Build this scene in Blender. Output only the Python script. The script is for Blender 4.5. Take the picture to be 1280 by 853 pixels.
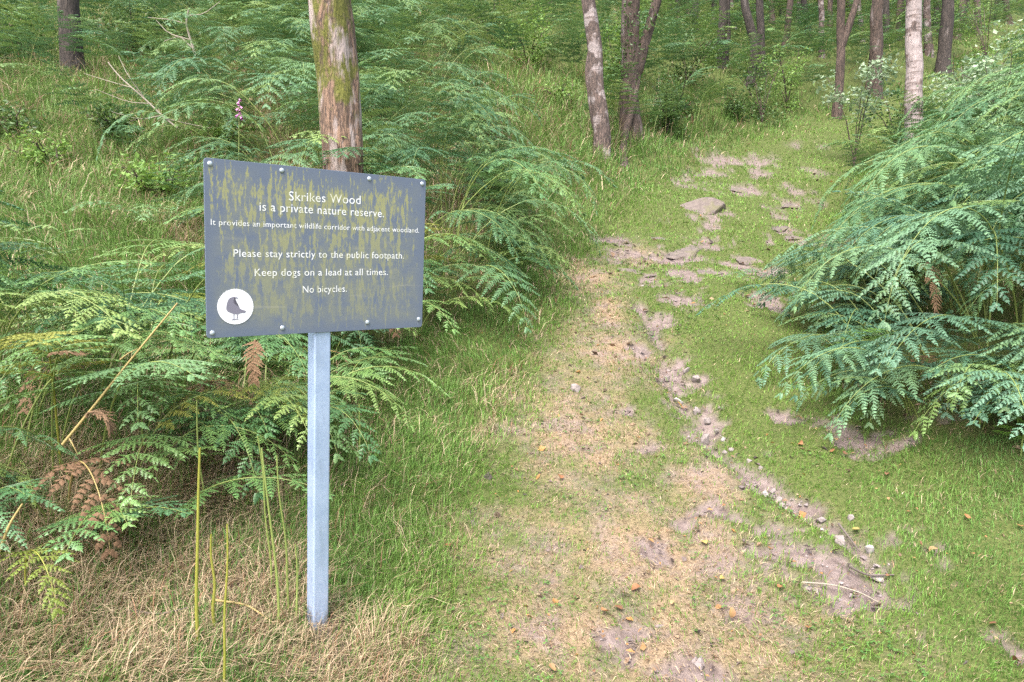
import bpy, bmesh, math, random
import numpy as np
from mathutils import Vector, Matrix, Euler

# ------------------------------------------------------------------ camera, sky, sun, exposure
for o in list(bpy.data.objects):
    bpy.data.objects.remove(o)
SC = bpy.context.scene
C = SC.collection
R = math.radians
PITCH = R(6.5)
FPX = 890.0
cam_data = bpy.data.cameras.new('camera')
cam = bpy.data.objects.new('camera', cam_data)
C.objects.link(cam)
cam.location = (0, 0, 1.5)
cam.rotation_euler = (R(90) - PITCH, 0, 0)
cam_data.sensor_width = 36.0
cam_data.lens = FPX / 1280 * 36
cam_data.clip_start = 0.05
cam_data.clip_end = 2000
SC.camera = cam

SUN_EL, SUN_AZ = R(58), R(205)          # azimuth measured clockwise from +Y
world = bpy.data.worlds.new('World')
SC.world = world
world.use_nodes = True
wn = world.node_tree.nodes
bg = wn['Background']
sky = wn.new('ShaderNodeTexSky')
sky.sky_type = 'NISHITA'
sky.sun_disc = False
sky.sun_elevation = SUN_EL
sky.sun_rotation = SUN_AZ
sky.air_density = 1.0
sky.dust_density = 4.0
hsv = wn.new('ShaderNodeHueSaturation')
hsv.inputs['Saturation'].default_value = 0.62     # thin high cloud greys the blue
world.node_tree.links.new(sky.outputs[0], hsv.inputs['Color'])
world.node_tree.links.new(hsv.outputs[0], bg.inputs['Color'])
bg.inputs['Strength'].default_value = 0.14

sun_data = bpy.data.lights.new('sun', 'SUN')
sun = bpy.data.objects.new('sun', sun_data)
C.objects.link(sun)
sun_data.energy = 1.5
sun_data.angle = R(30)
sun_data.color = (1.0, 0.965, 0.91)
sd = Vector((math.sin(SUN_AZ) * math.cos(SUN_EL), math.cos(SUN_AZ) * math.cos(SUN_EL), math.sin(SUN_EL)))
sun.rotation_euler = (-sd).to_track_quat('-Z', 'Y').to_euler()
sun.location = (0, -10, 30)

SC.view_settings.view_transform = 'Standard'
SC.view_settings.look = 'None'
SC.view_settings.gamma = 1.0
SC.view_settings.use_curve_mapping = False
SC.view_settings.exposure = 2.15
SC.render.engine = 'CYCLES'
cy = SC.cycles
cy.max_bounces = 5
cy.diffuse_bounces = 3
cy.glossy_bounces = 2
cy.transmission_bounces = 3
cy.use_denoising = False
cy.caustics_reflective = False
cy.caustics_refractive = False

# ------------------------------------------------------------------ noise and terrain
rng = np.random.default_rng(7)
random.seed(7)


def _h(ix, iy, s):
    n = (ix.astype(np.int64) * 374761393 + iy.astype(np.int64) * 668265263 + s * 974711) & 0xffffffff
    n = ((n ^ (n >> 13)) * 1274126177) & 0xffffffff
    n = n ^ (n >> 16)
    return (n & 0xffff) / 65535.0


def vnoise(x, y, s=0):
    x = np.asarray(x, float); y = np.asarray(y, float)
    ix = np.floor(x); iy = np.floor(y)
    fx = x - ix; fy = y - iy
    fx = fx * fx * (3 - 2 * fx); fy = fy * fy * (3 - 2 * fy)
    ix = ix.astype(np.int64); iy = iy.astype(np.int64)
    a = _h(ix, iy, s); b = _h(ix + 1, iy, s); c = _h(ix, iy + 1, s); d = _h(ix + 1, iy + 1, s)
    return (a * (1 - fx) + b * fx) * (1 - fy) + (c * (1 - fx) + d * fx) * fy


def fbm(x, y, s=0, o=4):
    t = 0; a = 0.5; n = 0
    for k in range(o):
        t = t + a * vnoise(x * 2 ** k, y * 2 ** k, s + 17 * k); n += a; a *= 0.5
    return t / n


_yk = np.linspace(-40, 140, 1801)
_pz = np.interp(_yk, [-40, -5, 0, 2.4, 2.84, 4.25, 6.1, 8.6, 13, 16, 24, 60, 90, 140],
                [-6, -1.2, -.52, -.12, 0, .42, .98, 1.74, 3.32, 4.54, 8.0, 23.2, 35, 50])
_px = np.interp(_yk, [-40, -5, 2.4, 3.5, 5.2, 7.8, 11, 13.5, 16, 20, 60, 140], [0.2, .4, .57, .63, 1.1, 1.84, 3.46, 5.46, 8.3, 13, 50, 100])
_k = np.exp(-np.linspace(-2, 2, 15) ** 2); _k /= _k.sum()
_pz = np.convolve(np.pad(_pz, 7, mode='edge'), _k, 'valid')
_px = np.convolve(np.pad(_px, 7, mode='edge'), _k, 'valid')


def path_x(y):
    return np.interp(y, _yk, _px)


RUT = None   # filled after ground_at exists: polyline of the erosion channel


def zmacro(x, y):
    x = np.asarray(x, float); y = np.asarray(y, float)
    u = x - path_x(y)
    al = np.maximum(-u - 1.2, 0); ar = np.maximum(u - 1.35, 0)
    z = np.interp(y, _yk, _pz)
    z = z + 3.2 * (1 - np.exp(-.2 * al / 3.2)) + 2.6 * (1 - np.exp(-.3 * ar / 2.6))
    z = z + (fbm(x * .5, y * .5, 3, 3) - .5) * .22 * np.clip((y - 3) / 4, 0, 1)
    z = z + (fbm(x * .22 + 9, y * .22, 5, 2) - .5) * .9 * np.clip((y - 9) / 8, 0, 1) * np.clip((np.abs(u) - 1) / 3, 0, 1)
    return z


def ray(px, py):
    f = np.array([0, math.cos(PITCH), -math.sin(PITCH)]); up = np.array([0, math.sin(PITCH), math.cos(PITCH)])
    d = f + np.array([1., 0, 0]) * (px - 640) / FPX + up * (426.5 - py) / FPX
    return d / d[1]


def at(px, py, d):
    return np.array([0, 0, 1.5]) + ray(px, py) * d


_ts = np.arange(1.6, 90, .02)


def ground_at(px, py):
    """where the sight line of a photo pixel first meets the ground"""
    r = ray(px, py)
    P = np.array([0, 0, 1.5]) + _ts[:, None] * r
    below = P[:, 2] < zmacro(P[:, 0], P[:, 1])
    i = int(np.argmax(below)) if below.any() else len(_ts) - 1
    return P[i]


# bare earth patches, footpath stones: photo position and half size -> ground ellipses
BARE = [(825, 405, 26, 12), (800, 440, 14, 8), (850, 480, 36, 20), (785, 512, 32, 14), (868, 545, 22, 10), (810, 560, 26, 8), (905, 575, 45, 12), (935, 595, 34, 12),
        (880, 640, 40, 10), (850, 655, 30, 10), (960, 660, 26, 9), (1055, 708, 88, 46), (1095, 742, 36, 18), (1095, 545, 80, 20), (1130, 556, 40, 9), (985, 525, 20, 10),
        (1250, 795, 22, 14), (1266, 815, 14, 18), (930, 770, 32, 9), (945, 690, 22, 7), (830, 690, 22, 16), (800, 790, 45, 16), (860, 842, 40, 12), (1078, 735, 62, 30), (1020, 700, 50, 24), (1060, 705, 60, 34), (755, 800, 36, 22),
        (1150, 800, 26, 20), (885, 520, 26, 18), (845, 455, 18, 12), (1000, 630, 24, 10), (1040, 652, 20, 8), (888, 278, 22, 8), (770, 318, 20, 11), (765, 300, 31, 7),
        (918, 203, 48, 8), (890, 216, 28, 7), (925, 235, 25, 7), (1000, 240, 20, 11), (955, 372, 31, 11), (1000, 180, 22, 4), (985, 255, 17, 8), (990, 288, 22, 8),
        (800, 385, 12, 6), (840, 500, 22, 20), (840, 322, 36, 10), (862, 345, 31, 10), (880, 305, 25, 8), (815, 322, 28, 8), (900, 262, 22, 7), (870, 270, 31, 8),
        (895, 200, 34, 6), (945, 215, 22, 6), (975, 270, 17, 8), (1000, 300, 20, 11), (960, 300, 14, 7), (930, 330, 22, 11), (850, 370, 28, 11), (815, 350, 25, 8),
        (900, 340, 20, 8), (860, 225, 17, 7), (960, 195, 20, 4), (1020, 215, 14, 6), (960, 340, 31, 14), (1040, 300, 28, 14), (870, 232, 20, 8)]
DRY = [(760, 440, 70, 50), (720, 540, 100, 70), (790, 690, 170, 90), (850, 815, 230, 70), (700, 800, 150, 60), (760, 400, 40, 30), (890, 690, 60, 60), (880, 600, 50, 40),
       (930, 760, 120, 80), (130, 770, 190, 90), (300, 740, 90, 90), (60, 660, 120, 60), (430, 820, 130, 50), (180, 620, 140, 50), (270, 600, 90, 60),
       (740, 350, 40, 20), (235, 300, 30, 14), (800, 320, 30, 14)]


def ellipses(lst):
    out = []
    for px, py, rx, ry in lst:
        c = ground_at(px, py); a = ground_at(px + rx, py); b = ground_at(px, py - ry); b2 = ground_at(px, py + ry)
        out.append((c[0], c[1], abs(a[0] - c[0]), max((b[1] - b2[1]) / 2, .03)))
    return np.array(out)


E_BARE = ellipses(BARE); E_DRY = ellipses(DRY)
RUT_PX = [(800, 380), (825, 425), (835, 465), (860, 515), (890, 550), (935, 588), (985, 620), (1045, 655), (1085, 690), (1105, 730)]
RUT = np.array([ground_at(*p)[:2] for p in RUT_PX])


def mask(E, x, y, soft=.35, wob=.5, s=11):
    m = np.zeros(np.shape(x))
    n = ((fbm(x * 6, y * 6, s, 4) - .5) + (fbm(x * 24, y * 24, s + 5, 2) - .5) * .5) * 2 * wob * 1.7
    for cx, cy_, rx, ry in E:
        k = (np.abs(x - cx) < rx * 2.2) & (np.abs(y - cy_) < ry * 2.2)
        if not k.any(): continue
        d = np.sqrt(((x[k] - cx) / rx) ** 2 + ((y[k] - cy_) / ry) ** 2)
        v = np.clip((1 + n[k] - d) / soft, 0, 1) if s != 13 else np.clip((1.5 + n[k] * .6 - d) / 1.35, 0, 1)
        m[k] = np.maximum(m[k], v)
    return m


def rut_d(x, y):
    d = np.full(np.shape(x), 9.)
    for (x0, y0), (x1, y1) in zip(RUT[:-1], RUT[1:]):
        dx, dy = x1 - x0, y1 - y0
        t = np.clip(((x - x0) * dx + (y - y0) * dy) / (dx * dx + dy * dy), 0, 1)
        d = np.minimum(d, np.hypot(x - x0 - t * dx, y - y0 - t * dy))
    return d


def rut_bare(rd, x, y):
    return np.clip(.95 - rd / .07 + (fbm(x * 6, y * 6, 31) - .5) * 2.6, 0, 1)


def zground(x, y, bare=None):
    x = np.asarray(x, float); y = np.asarray(y, float)
    z = zmacro(x, y)
    near = np.clip(1 - (y - 9) / 4, 0, 1)
    z = z + (fbm(x * 3, y * 3, 21, 3) - .5) * .07 * near + (fbm(x * 12, y * 12, 22, 3) - .5) * .022 * near
    rd = rut_d(x, y)
    z = z - .05 * np.exp(-(rd / .10) ** 2)
    return z


def gz(x, y):
    return float(zground(np.array([x]), np.array([y]))[0])


# ------------------------------------------------------------------ helpers for objects
def tag(o, label=None, cat=None, group=None, kind=None):
    if label: o['label'] = label
    if cat: o['category'] = cat
    if group: o['group'] = group
    if kind: o['kind'] = kind
    return o


def empty(name, loc=(0, 0, 0), rot=(0, 0, 0)):
    o = bpy.data.objects.new(name, None); C.objects.link(o)
    o.location = loc; o.rotation_euler = rot; o.empty_display_size = .05
    return o


def np_mesh(name, V, faces_list, mat=None, smooth=False, attrs=None):
    """faces_list: list of int arrays (n,k)"""
    me = bpy.data.meshes.new(name)
    V = np.asarray(V, np.float32)
    me.vertices.add(len(V)); me.vertices.foreach_set('co', V.ravel())
    loops = np.concatenate([np.asarray(f, np.int32).ravel() for f in faces_list])
    cnt = np.concatenate([np.full(len(f), np.asarray(f).shape[1], np.int32) for f in faces_list])
    me.loops.add(len(loops)); me.loops.foreach_set('vertex_index', loops)
    me.polygons.add(len(cnt))
    me.polygons.foreach_set('loop_start', np.r_[0, np.cumsum(cnt)[:-1]].astype(np.int32))
    me.update(calc_edges=True)
    me.polygons.foreach_set('use_smooth', np.full(len(cnt), smooth))
    for nm, (typ, arr) in (attrs or {}).items():
        a = me.attributes.new(nm, typ, 'POINT')
        arr = np.asarray(arr, np.float32)
        a.data.foreach_set({'FLOAT': 'value', 'FLOAT_VECTOR': 'vector', 'FLOAT_COLOR': 'color'}[typ], arr.ravel())
    if mat: me.materials.append(mat)
    me.validate()
    return me


def link(name, me, parent=None, loc=None, rot=None):
    o = bpy.data.objects.new(name, me); C.objects.link(o)
    if parent: o.parent = parent
    if loc is not None: o.location = loc
    if rot is not None: o.rotation_euler = rot
    return o


def tube(path, radii, n=8, cap=True, rough=0, seed=0):
    """rings along a path -> verts, quads, tris"""
    P = np.asarray(path, float); rr = np.asarray(radii, float)
    T = np.gradient(P, axis=0); T /= np.linalg.norm(T, axis=1)[:, None] + 1e-9
    ref = np.array([1., .13, .07]); 
    if abs(T[0] @ ref) > .85: ref = np.array([.1, 1., .05])
    V = []
    for i in range(len(P)):
        a = np.cross(T[i], ref); a /= np.linalg.norm(a); b = np.cross(T[i], a)
        an = np.arange(n) / n * 2 * math.pi
        r = rr[i] * np.ones(n)
        V.append(P[i] + np.outer(np.cos(an) * r, a) + np.outer(np.sin(an) * r, b))
    V = np.concatenate(V); m = len(P)
    i = np.arange(m - 1)[:, None] * n; j = np.arange(n)[None, :]; k = (j + 1) % n
    Q = np.stack([i + j, i + k, i + n + k, i + n + j], -1).reshape(-1, 4)
    return V, Q


def merge(parts):
    Vs = []; Fs = {}; off = 0
    for V, *fs in parts:
        Vs.append(V)
        for f in fs:
            f = np.asarray(f)
            if len(f): Fs.setdefault(f.shape[1], []).append(f + off)
        off += len(V)
    return np.concatenate(Vs), [np.concatenate(v) for v in Fs.values()]


# ------------------------------------------------------------------ materials
def new_mat(name):
    m = bpy.data.materials.new(name); m.use_nodes = True
    nt = m.node_tree
    return m, nt, nt.nodes['Principled BSDF'], nt.links


def N(nt, typ, **kw):
    n = nt.nodes.new(typ)
    for k, v in kw.items():
        if k.startswith('i_'):
            n.inputs[k[2:]].default_value = v
        else:
            setattr(n, k, v)
    return n


def ramp(nt, stops, interp='LINEAR'):
    r = nt.nodes.new('ShaderNodeValToRGB'); r.color_ramp.interpolation = interp
    e = r.color_ramp.elements
    while len(e) < len(stops): e.new(0.5)
    for el, (p, c) in zip(e, stops):
        el.position = p
        el.color = (c, c, c, 1) if isinstance(c, (int, float)) else (*c, 1)
    return r


def mixc(nt, fac, a, b):
    m = nt.nodes.new('ShaderNodeMix'); m.data_type = 'RGBA'
    for s, v in ((0, fac), (6, a), (7, b)):
        if hasattr(v, 'is_output'): nt.links.new(v, m.inputs[s])
        elif s == 0: m.inputs[0].default_value = v
        else: m.inputs[s].default_value = (*v, 1)
    return m.outputs[2]


def plain(name, col, rough=.6, metal=0, spec=.5):
    m, nt, p, L = new_mat(name)
    p.inputs['Base Color'].default_value = (*col, 1); p.inputs['Roughness'].default_value = rough
    p.inputs['Metallic'].default_value = metal; p.inputs['Specular IOR Level'].default_value = spec
    return m


def noise_node(nt, scale, detail=4, vec=None, rough=.55):
    n = N(nt, 'ShaderNodeTexNoise'); n.inputs['Scale'].default_value = scale
    n.inputs['Detail'].default_value = detail; n.inputs['Roughness'].default_value = rough
    if vec is not None: nt.links.new(vec, n.inputs['Vector'])
    return n


def mapping(nt, scale=(1, 1, 1), src='Object'):
    tc = N(nt, 'ShaderNodeTexCoord'); mp = N(nt, 'ShaderNodeMapping')
    mp.inputs['Scale'].default_value = scale
    nt.links.new(tc.outputs[src], mp.inputs['Vector'])
    return mp.outputs['Vector']


def foliage_mat(name, cols, trans=.3, rough=.45, spec=.4, tcol=None, per_island=False, sheen=0):
    """leaf material; colour varies from plant to plant"""
    m, nt, p, L = new_mat(name)
    if per_island:
        src = N(nt, 'ShaderNodeNewGeometry').outputs['Random Per Island']
    else:
        src = N(nt, 'ShaderNodeObjectInfo').outputs['Random']
    k = len(cols)
    r = ramp(nt, [((i + .0) / max(k - 1, 1), c) for i, c in enumerate(cols)])
    v = mapping(nt)
    nz = noise_node(nt, 9, 2, v)
    ad = N(nt, 'ShaderNodeMath', operation='MULTIPLY_ADD'); ad.inputs[1].default_value = .5
    L.new(nz.outputs['Fac'], ad.inputs[0])
    sb = N(nt, 'ShaderNodeMath', operation='SUBTRACT'); L.new(src, sb.inputs[0]); sb.inputs[1].default_value = .25
    L.new(sb.outputs[0], ad.inputs[2])
    L.new(ad.outputs[0], r.inputs[0])
    L.new(r.outputs[0], p.inputs['Base Color'])
    p.inputs['Roughness'].default_value = rough
    p.inputs['Specular IOR Level'].default_value = spec
    tr = N(nt, 'ShaderNodeBsdfTranslucent')
    hs = N(nt, 'ShaderNodeHueSaturation'); hs.inputs['Value'].default_value = 1.25; hs.inputs['Hue'].default_value = .48
    L.new(r.outputs[0], hs.inputs['Color']); L.new(hs.outputs[0], tr.inputs['Color'])
    mx = N(nt, 'ShaderNodeMixShader'); mx.inputs[0].default_value = trans
    L.new(p.outputs[0], mx.inputs[1]); L.new(tr.outputs[0], mx.inputs[2])
    L.new(mx.outputs[0], nt.nodes['Material Output'].inputs['Surface'])
    return m


M = {}
M['bracken_sky_sheen'] = foliage_mat('bracken_sky_sheen', [(.045, .115, .062), (.075, .16, .090), (.10, .195, .118), (.108, .20, .10), (.135, .22, .08)], .18, .48, .42)  # blue sheen from the sky is put into these leaf colours
M['bracken'] = foliage_mat('bracken_green', [(.042, .112, .045), (.070, .155, .062), (.095, .185, .078), (.11, .20, .068), (.15, .23, .06)], .18, .48, .42)
M['bracken_fresh'] = foliage_mat('bracken_fresh', [(.055, .135, .045), (.09, .185, .055), (.13, .225, .06), (.19, .26, .07)], .18, .42, .45)
M['bracken_lime'] = foliage_mat('bracken_lime', [(.15, .28, .05), (.18, .33, .07)], .35, .5, .4)
M['bracken_yellow'] = foliage_mat('bracken_yellow', [(.16, .21, .035), (.23, .23, .05)], .3, .5, .3)
M['bracken_dead'] = foliage_mat('bracken_dead', [(.13, .075, .042), (.19, .12, .07)], .1, .8, .2)
M['stalk'] = plain('stalk_green', (.16, .2, .05), .5)
M['stalk_yellow'] = plain('stalk_yellow', (.20, .20, .03), .5)
M['stalk_dry'] = plain('stalk_straw', (.27, .20, .07), .6)
M['leaf'] = foliage_mat('tree_leaves', [(.04, .085, .025), (.06, .12, .03), (.09, .16, .04)], .3, .45, .4, per_island=True)
M['leaf_pale'] = foliage_mat('pale_leaves', [(.13, .2, .1), (.2, .28, .15), (.3, .36, .24)], .3, .4, .5, per_island=True)
M['leaf_bright'] = foliage_mat('bright_leaves', [(.1, .19, .04), (.14, .25, .05), (.2, .32, .07)], .3, .5, .4, per_island=True)
M['orange_leaf'] = foliage_mat('fallen_leaf_orange', [(.14, .07, .04), (.25, .11, .045), (.30, .18, .09), (.32, .23, .07), (.20, .10, .06)], .1, .6, .3)
M['foxglove'] = plain('foxglove_pink', (.55, .2, .45), .6)


def bark_mat(name, dark, mid, pale, patch=.5, bands=False, moss=0.0, scale=1.0):
    m, nt, p, L = new_mat(name)
    v = mapping(nt, (9 * scale, 9 * scale, 1.6 * scale))
    n1 = noise_node(nt, 3.0, 8, v, .65)
    vo = N(nt, 'ShaderNodeTexVoronoi', feature='DISTANCE_TO_EDGE'); vo.inputs['Scale'].default_value = 2.6
    wv = N(nt, 'ShaderNodeVectorMath', operation='MULTIPLY_ADD')
    nd = noise_node(nt, 2.0, 3, v); L.new(nd.outputs['Color'], wv.inputs[0]); wv.inputs[1].default_value = (1.4, 1.4, 1.4); L.new(v, wv.inputs[2])
    L.new(wv.outputs[0], vo.inputs['Vector'])
    r1 = ramp(nt, [(.28, dark), (.5, mid), (.72, [min(1, c * 1.5) for c in mid])])
    L.new(n1.outputs['Fac'], r1.inputs[0])
    crack = ramp(nt, [(0, 1.0), (.13, 0.0)]); L.new(vo.outputs['Distance'], crack.inputs[0])
    c1 = mixc(nt, crack.outputs[0], r1.outputs[0], dark)
    v2 = mapping(nt, (5 * scale, 5 * scale, 1.1 * scale) if not bands else (2.5 * scale, 2.5 * scale, 2.2 * scale))
    n2 = noise_node(nt, 1.6, 6, v2, .6)
    pr = ramp(nt, [(1 - patch - .03, 0.0), (1 - patch + .04, 1.0)]); L.new(n2.outputs['Fac'], pr.inputs[0])
    pf = pr.outputs[0]
    if bands:
        v3 = mapping(nt, (2, 2, 26 * scale)); n3 = noise_node(nt, 1.3, 3, v3)
        br = ramp(nt, [(.56, 1.0), (.66, .25)]); L.new(n3.outputs['Fac'], br.inputs[0])
        mm = N(nt, 'ShaderNodeMath', operation='MULTIPLY'); L.new(pf, mm.inputs[0]); L.new(br.outputs[0], mm.inputs[1]); pf = mm.outputs[0]
    nv = noise_node(nt, 5, 5, v2)
    pv = ramp(nt, [(.3, [c * .72 for c in pale]), (.7, pale)]); L.new(nv.outputs['Fac'], pv.inputs[0])
    c2 = mixc(nt, pf, c1, pv.outputs[0])
    if moss > 0:
        v4 = mapping(nt, (3.0, 3.0, 1.2)); n4 = noise_node(nt, 1.8, 6, v4, .65)
        tc = N(nt, 'ShaderNodeTexCoord'); sx = N(nt, 'ShaderNodeSeparateXYZ'); L.new(tc.outputs['Object'], sx.inputs[0])
        hz = N(nt, 'ShaderNodeMapRange'); hz.inputs[1].default_value = 1.2; hz.inputs[2].default_value = 1.75; hz.inputs[3].default_value = -.10; hz.inputs[4].default_value = .10
        L.new(sx.outputs['Z'], hz.inputs[0])
        xr = N(nt, 'ShaderNodeMapRange'); xr.inputs[1].default_value = .05; xr.inputs[2].default_value = .2; xr.inputs[3].default_value = 0; xr.inputs[4].default_value = .08
        L.new(sx.outputs['X'], xr.inputs[0])
        a = N(nt, 'ShaderNodeMath', operation='ADD'); L.new(n4.outputs['Fac'], a.inputs[0]); L.new(hz.outputs[0], a.inputs[1])
        a2 = N(nt, 'ShaderNodeMath', operation='ADD'); L.new(a.outputs[0], a2.inputs[0]); L.new(xr.outputs[0], a2.inputs[1])
        mr = ramp(nt, [(.55, 0.0), (.63, 1.0)]); L.new(a2.outputs[0], mr.inputs[0])
        mcn = noise_node(nt, 60, 4, mapping(nt)); mc = ramp(nt, [(.3, (.05, .055, .012)), (.7, (.145, .14, .03))]); L.new(mcn.outputs['Fac'], mc.inputs[0])
        c2 = mixc(nt, mr.outputs[0], c2, mc.outputs[0])
    L.new(c2, p.inputs['Base Color']); p.inputs['Roughness'].default_value = .85; p.inputs['Specular IOR Level'].default_value = .25
    b = N(nt, 'ShaderNodeBump'); b.inputs['Strength'].default_value = .9; b.inputs['Distance'].default_value = .02
    ms = N(nt, 'ShaderNodeMath', operation='MULTIPLY_ADD'); L.new(vo.outputs['Distance'], ms.inputs[0]); ms.inputs[1].default_value = .9; L.new(n1.outputs['Fac'], ms.inputs[2])
    L.new(ms.outputs[0], b.inputs['Height']); L.new(b.outputs[0], p.inputs['Normal'])
    return m


M['bark_mossy'] = bark_mat('bark_mossy', (.045, .032, .027), (.175, .11, .076), (.35, .28, .26), .46, False, 1.0)
M['bark_birch'] = bark_mat('bark_birch', (.04, .032, .03), (.14, .098, .085), (.34, .275, .265), .55, True)
M['bark_birch_dark'] = bark_mat('bark_birch_dark', (.04, .032, .03), (.12, .085, .072), (.31, .255, .245), .45, True)
M['bark_brown'] = bark_mat('bark_brown', (.03, .024, .02), (.09, .062, .05), (.19, .15, .14), .38)
M['bark_dark'] = bark_mat('bark_dark', (.02, .017, .016), (.055, .043, .037), (.13, .108, .1), .36)
M['twig'] = plain('dead_twig', (.24, .205, .16), .8)
M['twig_dark'] = plain('dark_twig', (.09, .07, .06), .8)


def stone_mat(name, a, b, lichen=None):
    m, nt, p, L = new_mat(name)
    v = mapping(nt); n = noise_node(nt, 14, 7, v, .65); r = ramp(nt, [(.3, a), (.7, b)]); L.new(n.outputs['Fac'], r.inputs[0])
    c = r.outputs[0]
    if lichen:
        n2 = noise_node(nt, 6, 5, v); r2 = ramp(nt, [(.5, 0.0), (.62, .8)]); L.new(n2.outputs['Fac'], r2.inputs[0]); c = mixc(nt, r2.outputs[0], c, lichen)
    L.new(c, p.inputs['Base Color']); p.inputs['Roughness'].default_value = .9
    bp = N(nt, 'ShaderNodeBump'); bp.inputs['Strength'].default_value = .7; bp.inputs['Distance'].default_value = .01
    L.new(n.outputs['Fac'], bp.inputs['Height']); L.new(bp.outputs[0], p.inputs['Normal'])
    return m


M['stone'] = stone_mat('pebble_stone', (.14, .115, .108), (.25, .21, .195))
M['stone_pale'] = stone_mat('pale_pebble', (.24, .215, .20), (.36, .325, .31))
M['rock'] = stone_mat('path_rock', (.07, .054, .046), (.15, .118, .102), (.10, .09, .045))

# ------------------------------------------------------------------ the ground: one sheet
def spaced(lo, hi, fine_lo, fine_hi, step, grow):
    a = [fine_lo]
    s = step
    while a[0] > lo:
        s *= grow; a.insert(0, a[0] - s)
    a += list(np.arange(fine_lo + step, fine_hi, step))
    s = step
    while a[-1] < hi:
        s *= grow; a.append(a[-1] + s)
    return np.array(a)


xs = spaced(-90, 110, -2.6, 3.2, .026, 1.06)
ys = spaced(-30, 130, 2.2, 7.0, .026, 1.045)
X, Y = np.meshgrid(xs, ys)
xf, yf = X.ravel(), Y.ravel()
bare = mask(E_BARE, xf, yf, .6, .8)
rd = rut_d(xf, yf)
bare = np.maximum(bare, rut_bare(rd, xf, yf))
dry = mask(E_DRY, xf, yf, .8, .7, 13)
zf = zground(xf, yf)
zf = zf - .024 * bare + bare * (fbm(xf * 22, yf * 22, 91, 3) - .5) * .014
nx, ny = len(xs), len(ys)
ii = (np.arange(ny - 1)[:, None] * nx + np.arange(nx - 1)[None, :]).ravel()
quads = np.stack([ii, ii + 1, ii + nx + 1, ii + nx], -1)

m, nt, p, L = new_mat('woodland_soil')
ab = N(nt, 'ShaderNodeAttribute', attribute_name='bare'); ad_ = N(nt, 'ShaderNodeAttribute', attribute_name='dry')
v = mapping(nt)
nA = noise_node(nt, 18, 8, v, .7); nB = noise_node(nt, 70, 5, v, .7); nC = noise_node(nt, 2.2, 4, v)
soil = ramp(nt, [(.28, (.085, .062, .055)), (.5, (.15, .115, .104)), (.74, (.225, .178, .163))]); L.new(nA.outputs['Fac'], soil.inputs[0])
gr = ramp(nt, [(.3, (.035, .05, .014)), (.7, (.10, .115, .035))]); L.new(nB.outputs['Fac'], gr.inputs[0])
dr = ramp(nt, [(.3, (.12, .085, .055)), (.7, (.27, .195, .12))]); L.new(nB.outputs['Fac'], dr.inputs[0])
nW = noise_node(nt, 5, 6, v, .7); wr = ramp(nt, [(.42, 0.0), (.62, .85)]); L.new(nW.outputs['Fac'], wr.inputs[0])
c = mixc(nt, ad_.outputs['Fac'], gr.outputs[0], mixc(nt, wr.outputs[0], dr.outputs[0], soil.outputs[0]))
c = mixc(nt, ab.outputs['Fac'], c, soil.outputs[0])
L.new(c, p.inputs['Base Color']); p.inputs['Roughness'].default_value = .95; p.inputs['Specular IOR Level'].default_value = .15
b1 = N(nt, 'ShaderNodeBump'); b1.inputs['Strength'].default_value = .8; b1.inputs['Distance'].default_value = .015
sm = N(nt, 'ShaderNodeMath', operation='MULTIPLY_ADD'); L.new(nB.outputs['Fac'], sm.inputs[0]); sm.inputs[1].default_value = .5; L.new(nA.outputs['Fac'], sm.inputs[2])
L.new(sm.outputs[0], b1.inputs['Height']); L.new(b1.outputs[0], p.inputs['Normal'])
ground = link('ground', np_mesh('ground', np.c_[xf, yf, zf], [quads], m, True, {'bare': ('FLOAT', bare), 'dry': ('FLOAT', dry)}))
tag(ground, 'sloping woodland ground with a worn grassy footpath of pinkish earth', 'ground', kind='structure')

# ------------------------------------------------------------------ thickets of bracken: footprints on the ground
def inside(poly, x, y):
    poly = np.asarray(poly, float); r = np.zeros(len(x), bool); j = len(poly) - 1
    for i in range(len(poly)):
        xi, yi = poly[i]; xj, yj = poly[j]
        k = ((yi > y) != (yj > y)) & (x < (xj - xi) * (y - yi) / (yj - yi + 1e-12) + xi)
        r ^= k; j = i
    return r


POLY_R = [(2.25, 4.85), (2.35, 4.35), (2.55, 3.95), (3.4, 3.7), (7, 3.6), (12, 6), (14, 12), (8.2, 12.2), (6.2, 10.2), (4.75, 8.2), (3.6, 6.6), (2.9, 5.8)]
POLY_L = [(-.08, 6.5), (-.65, 5.7), (-1.0, 5.0), (-2.0, 5.4), (-2.7, 7.5), (-3.8, 10), (-6.2, 13.5), (-8, 19), (-2.2, 19), (-.7, 12.5), (-.12, 8.5)]
POLY_F = [(-1.2, 3.75), (-1.5, 3.3), (-1.75, 2.9), (-2.2, 2.6), (-3.2, 2.6), (-3.8, 4.6), (-2.2, 5), (-1.1, 4.7), (-.75, 4.0)]


def scatter(x0, x1, y0, y1, dist, seed):
    r = np.random.default_rng(seed)
    gx = np.arange(x0, x1, dist); gy = np.arange(y0, y1, dist)
    A, B = np.meshgrid(gx, gy)
    A = A.ravel() + r.uniform(-.48, .48, A.size) * dist; B = B.ravel() + r.uniform(-.48, .48, B.size) * dist
    return A, B


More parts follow.
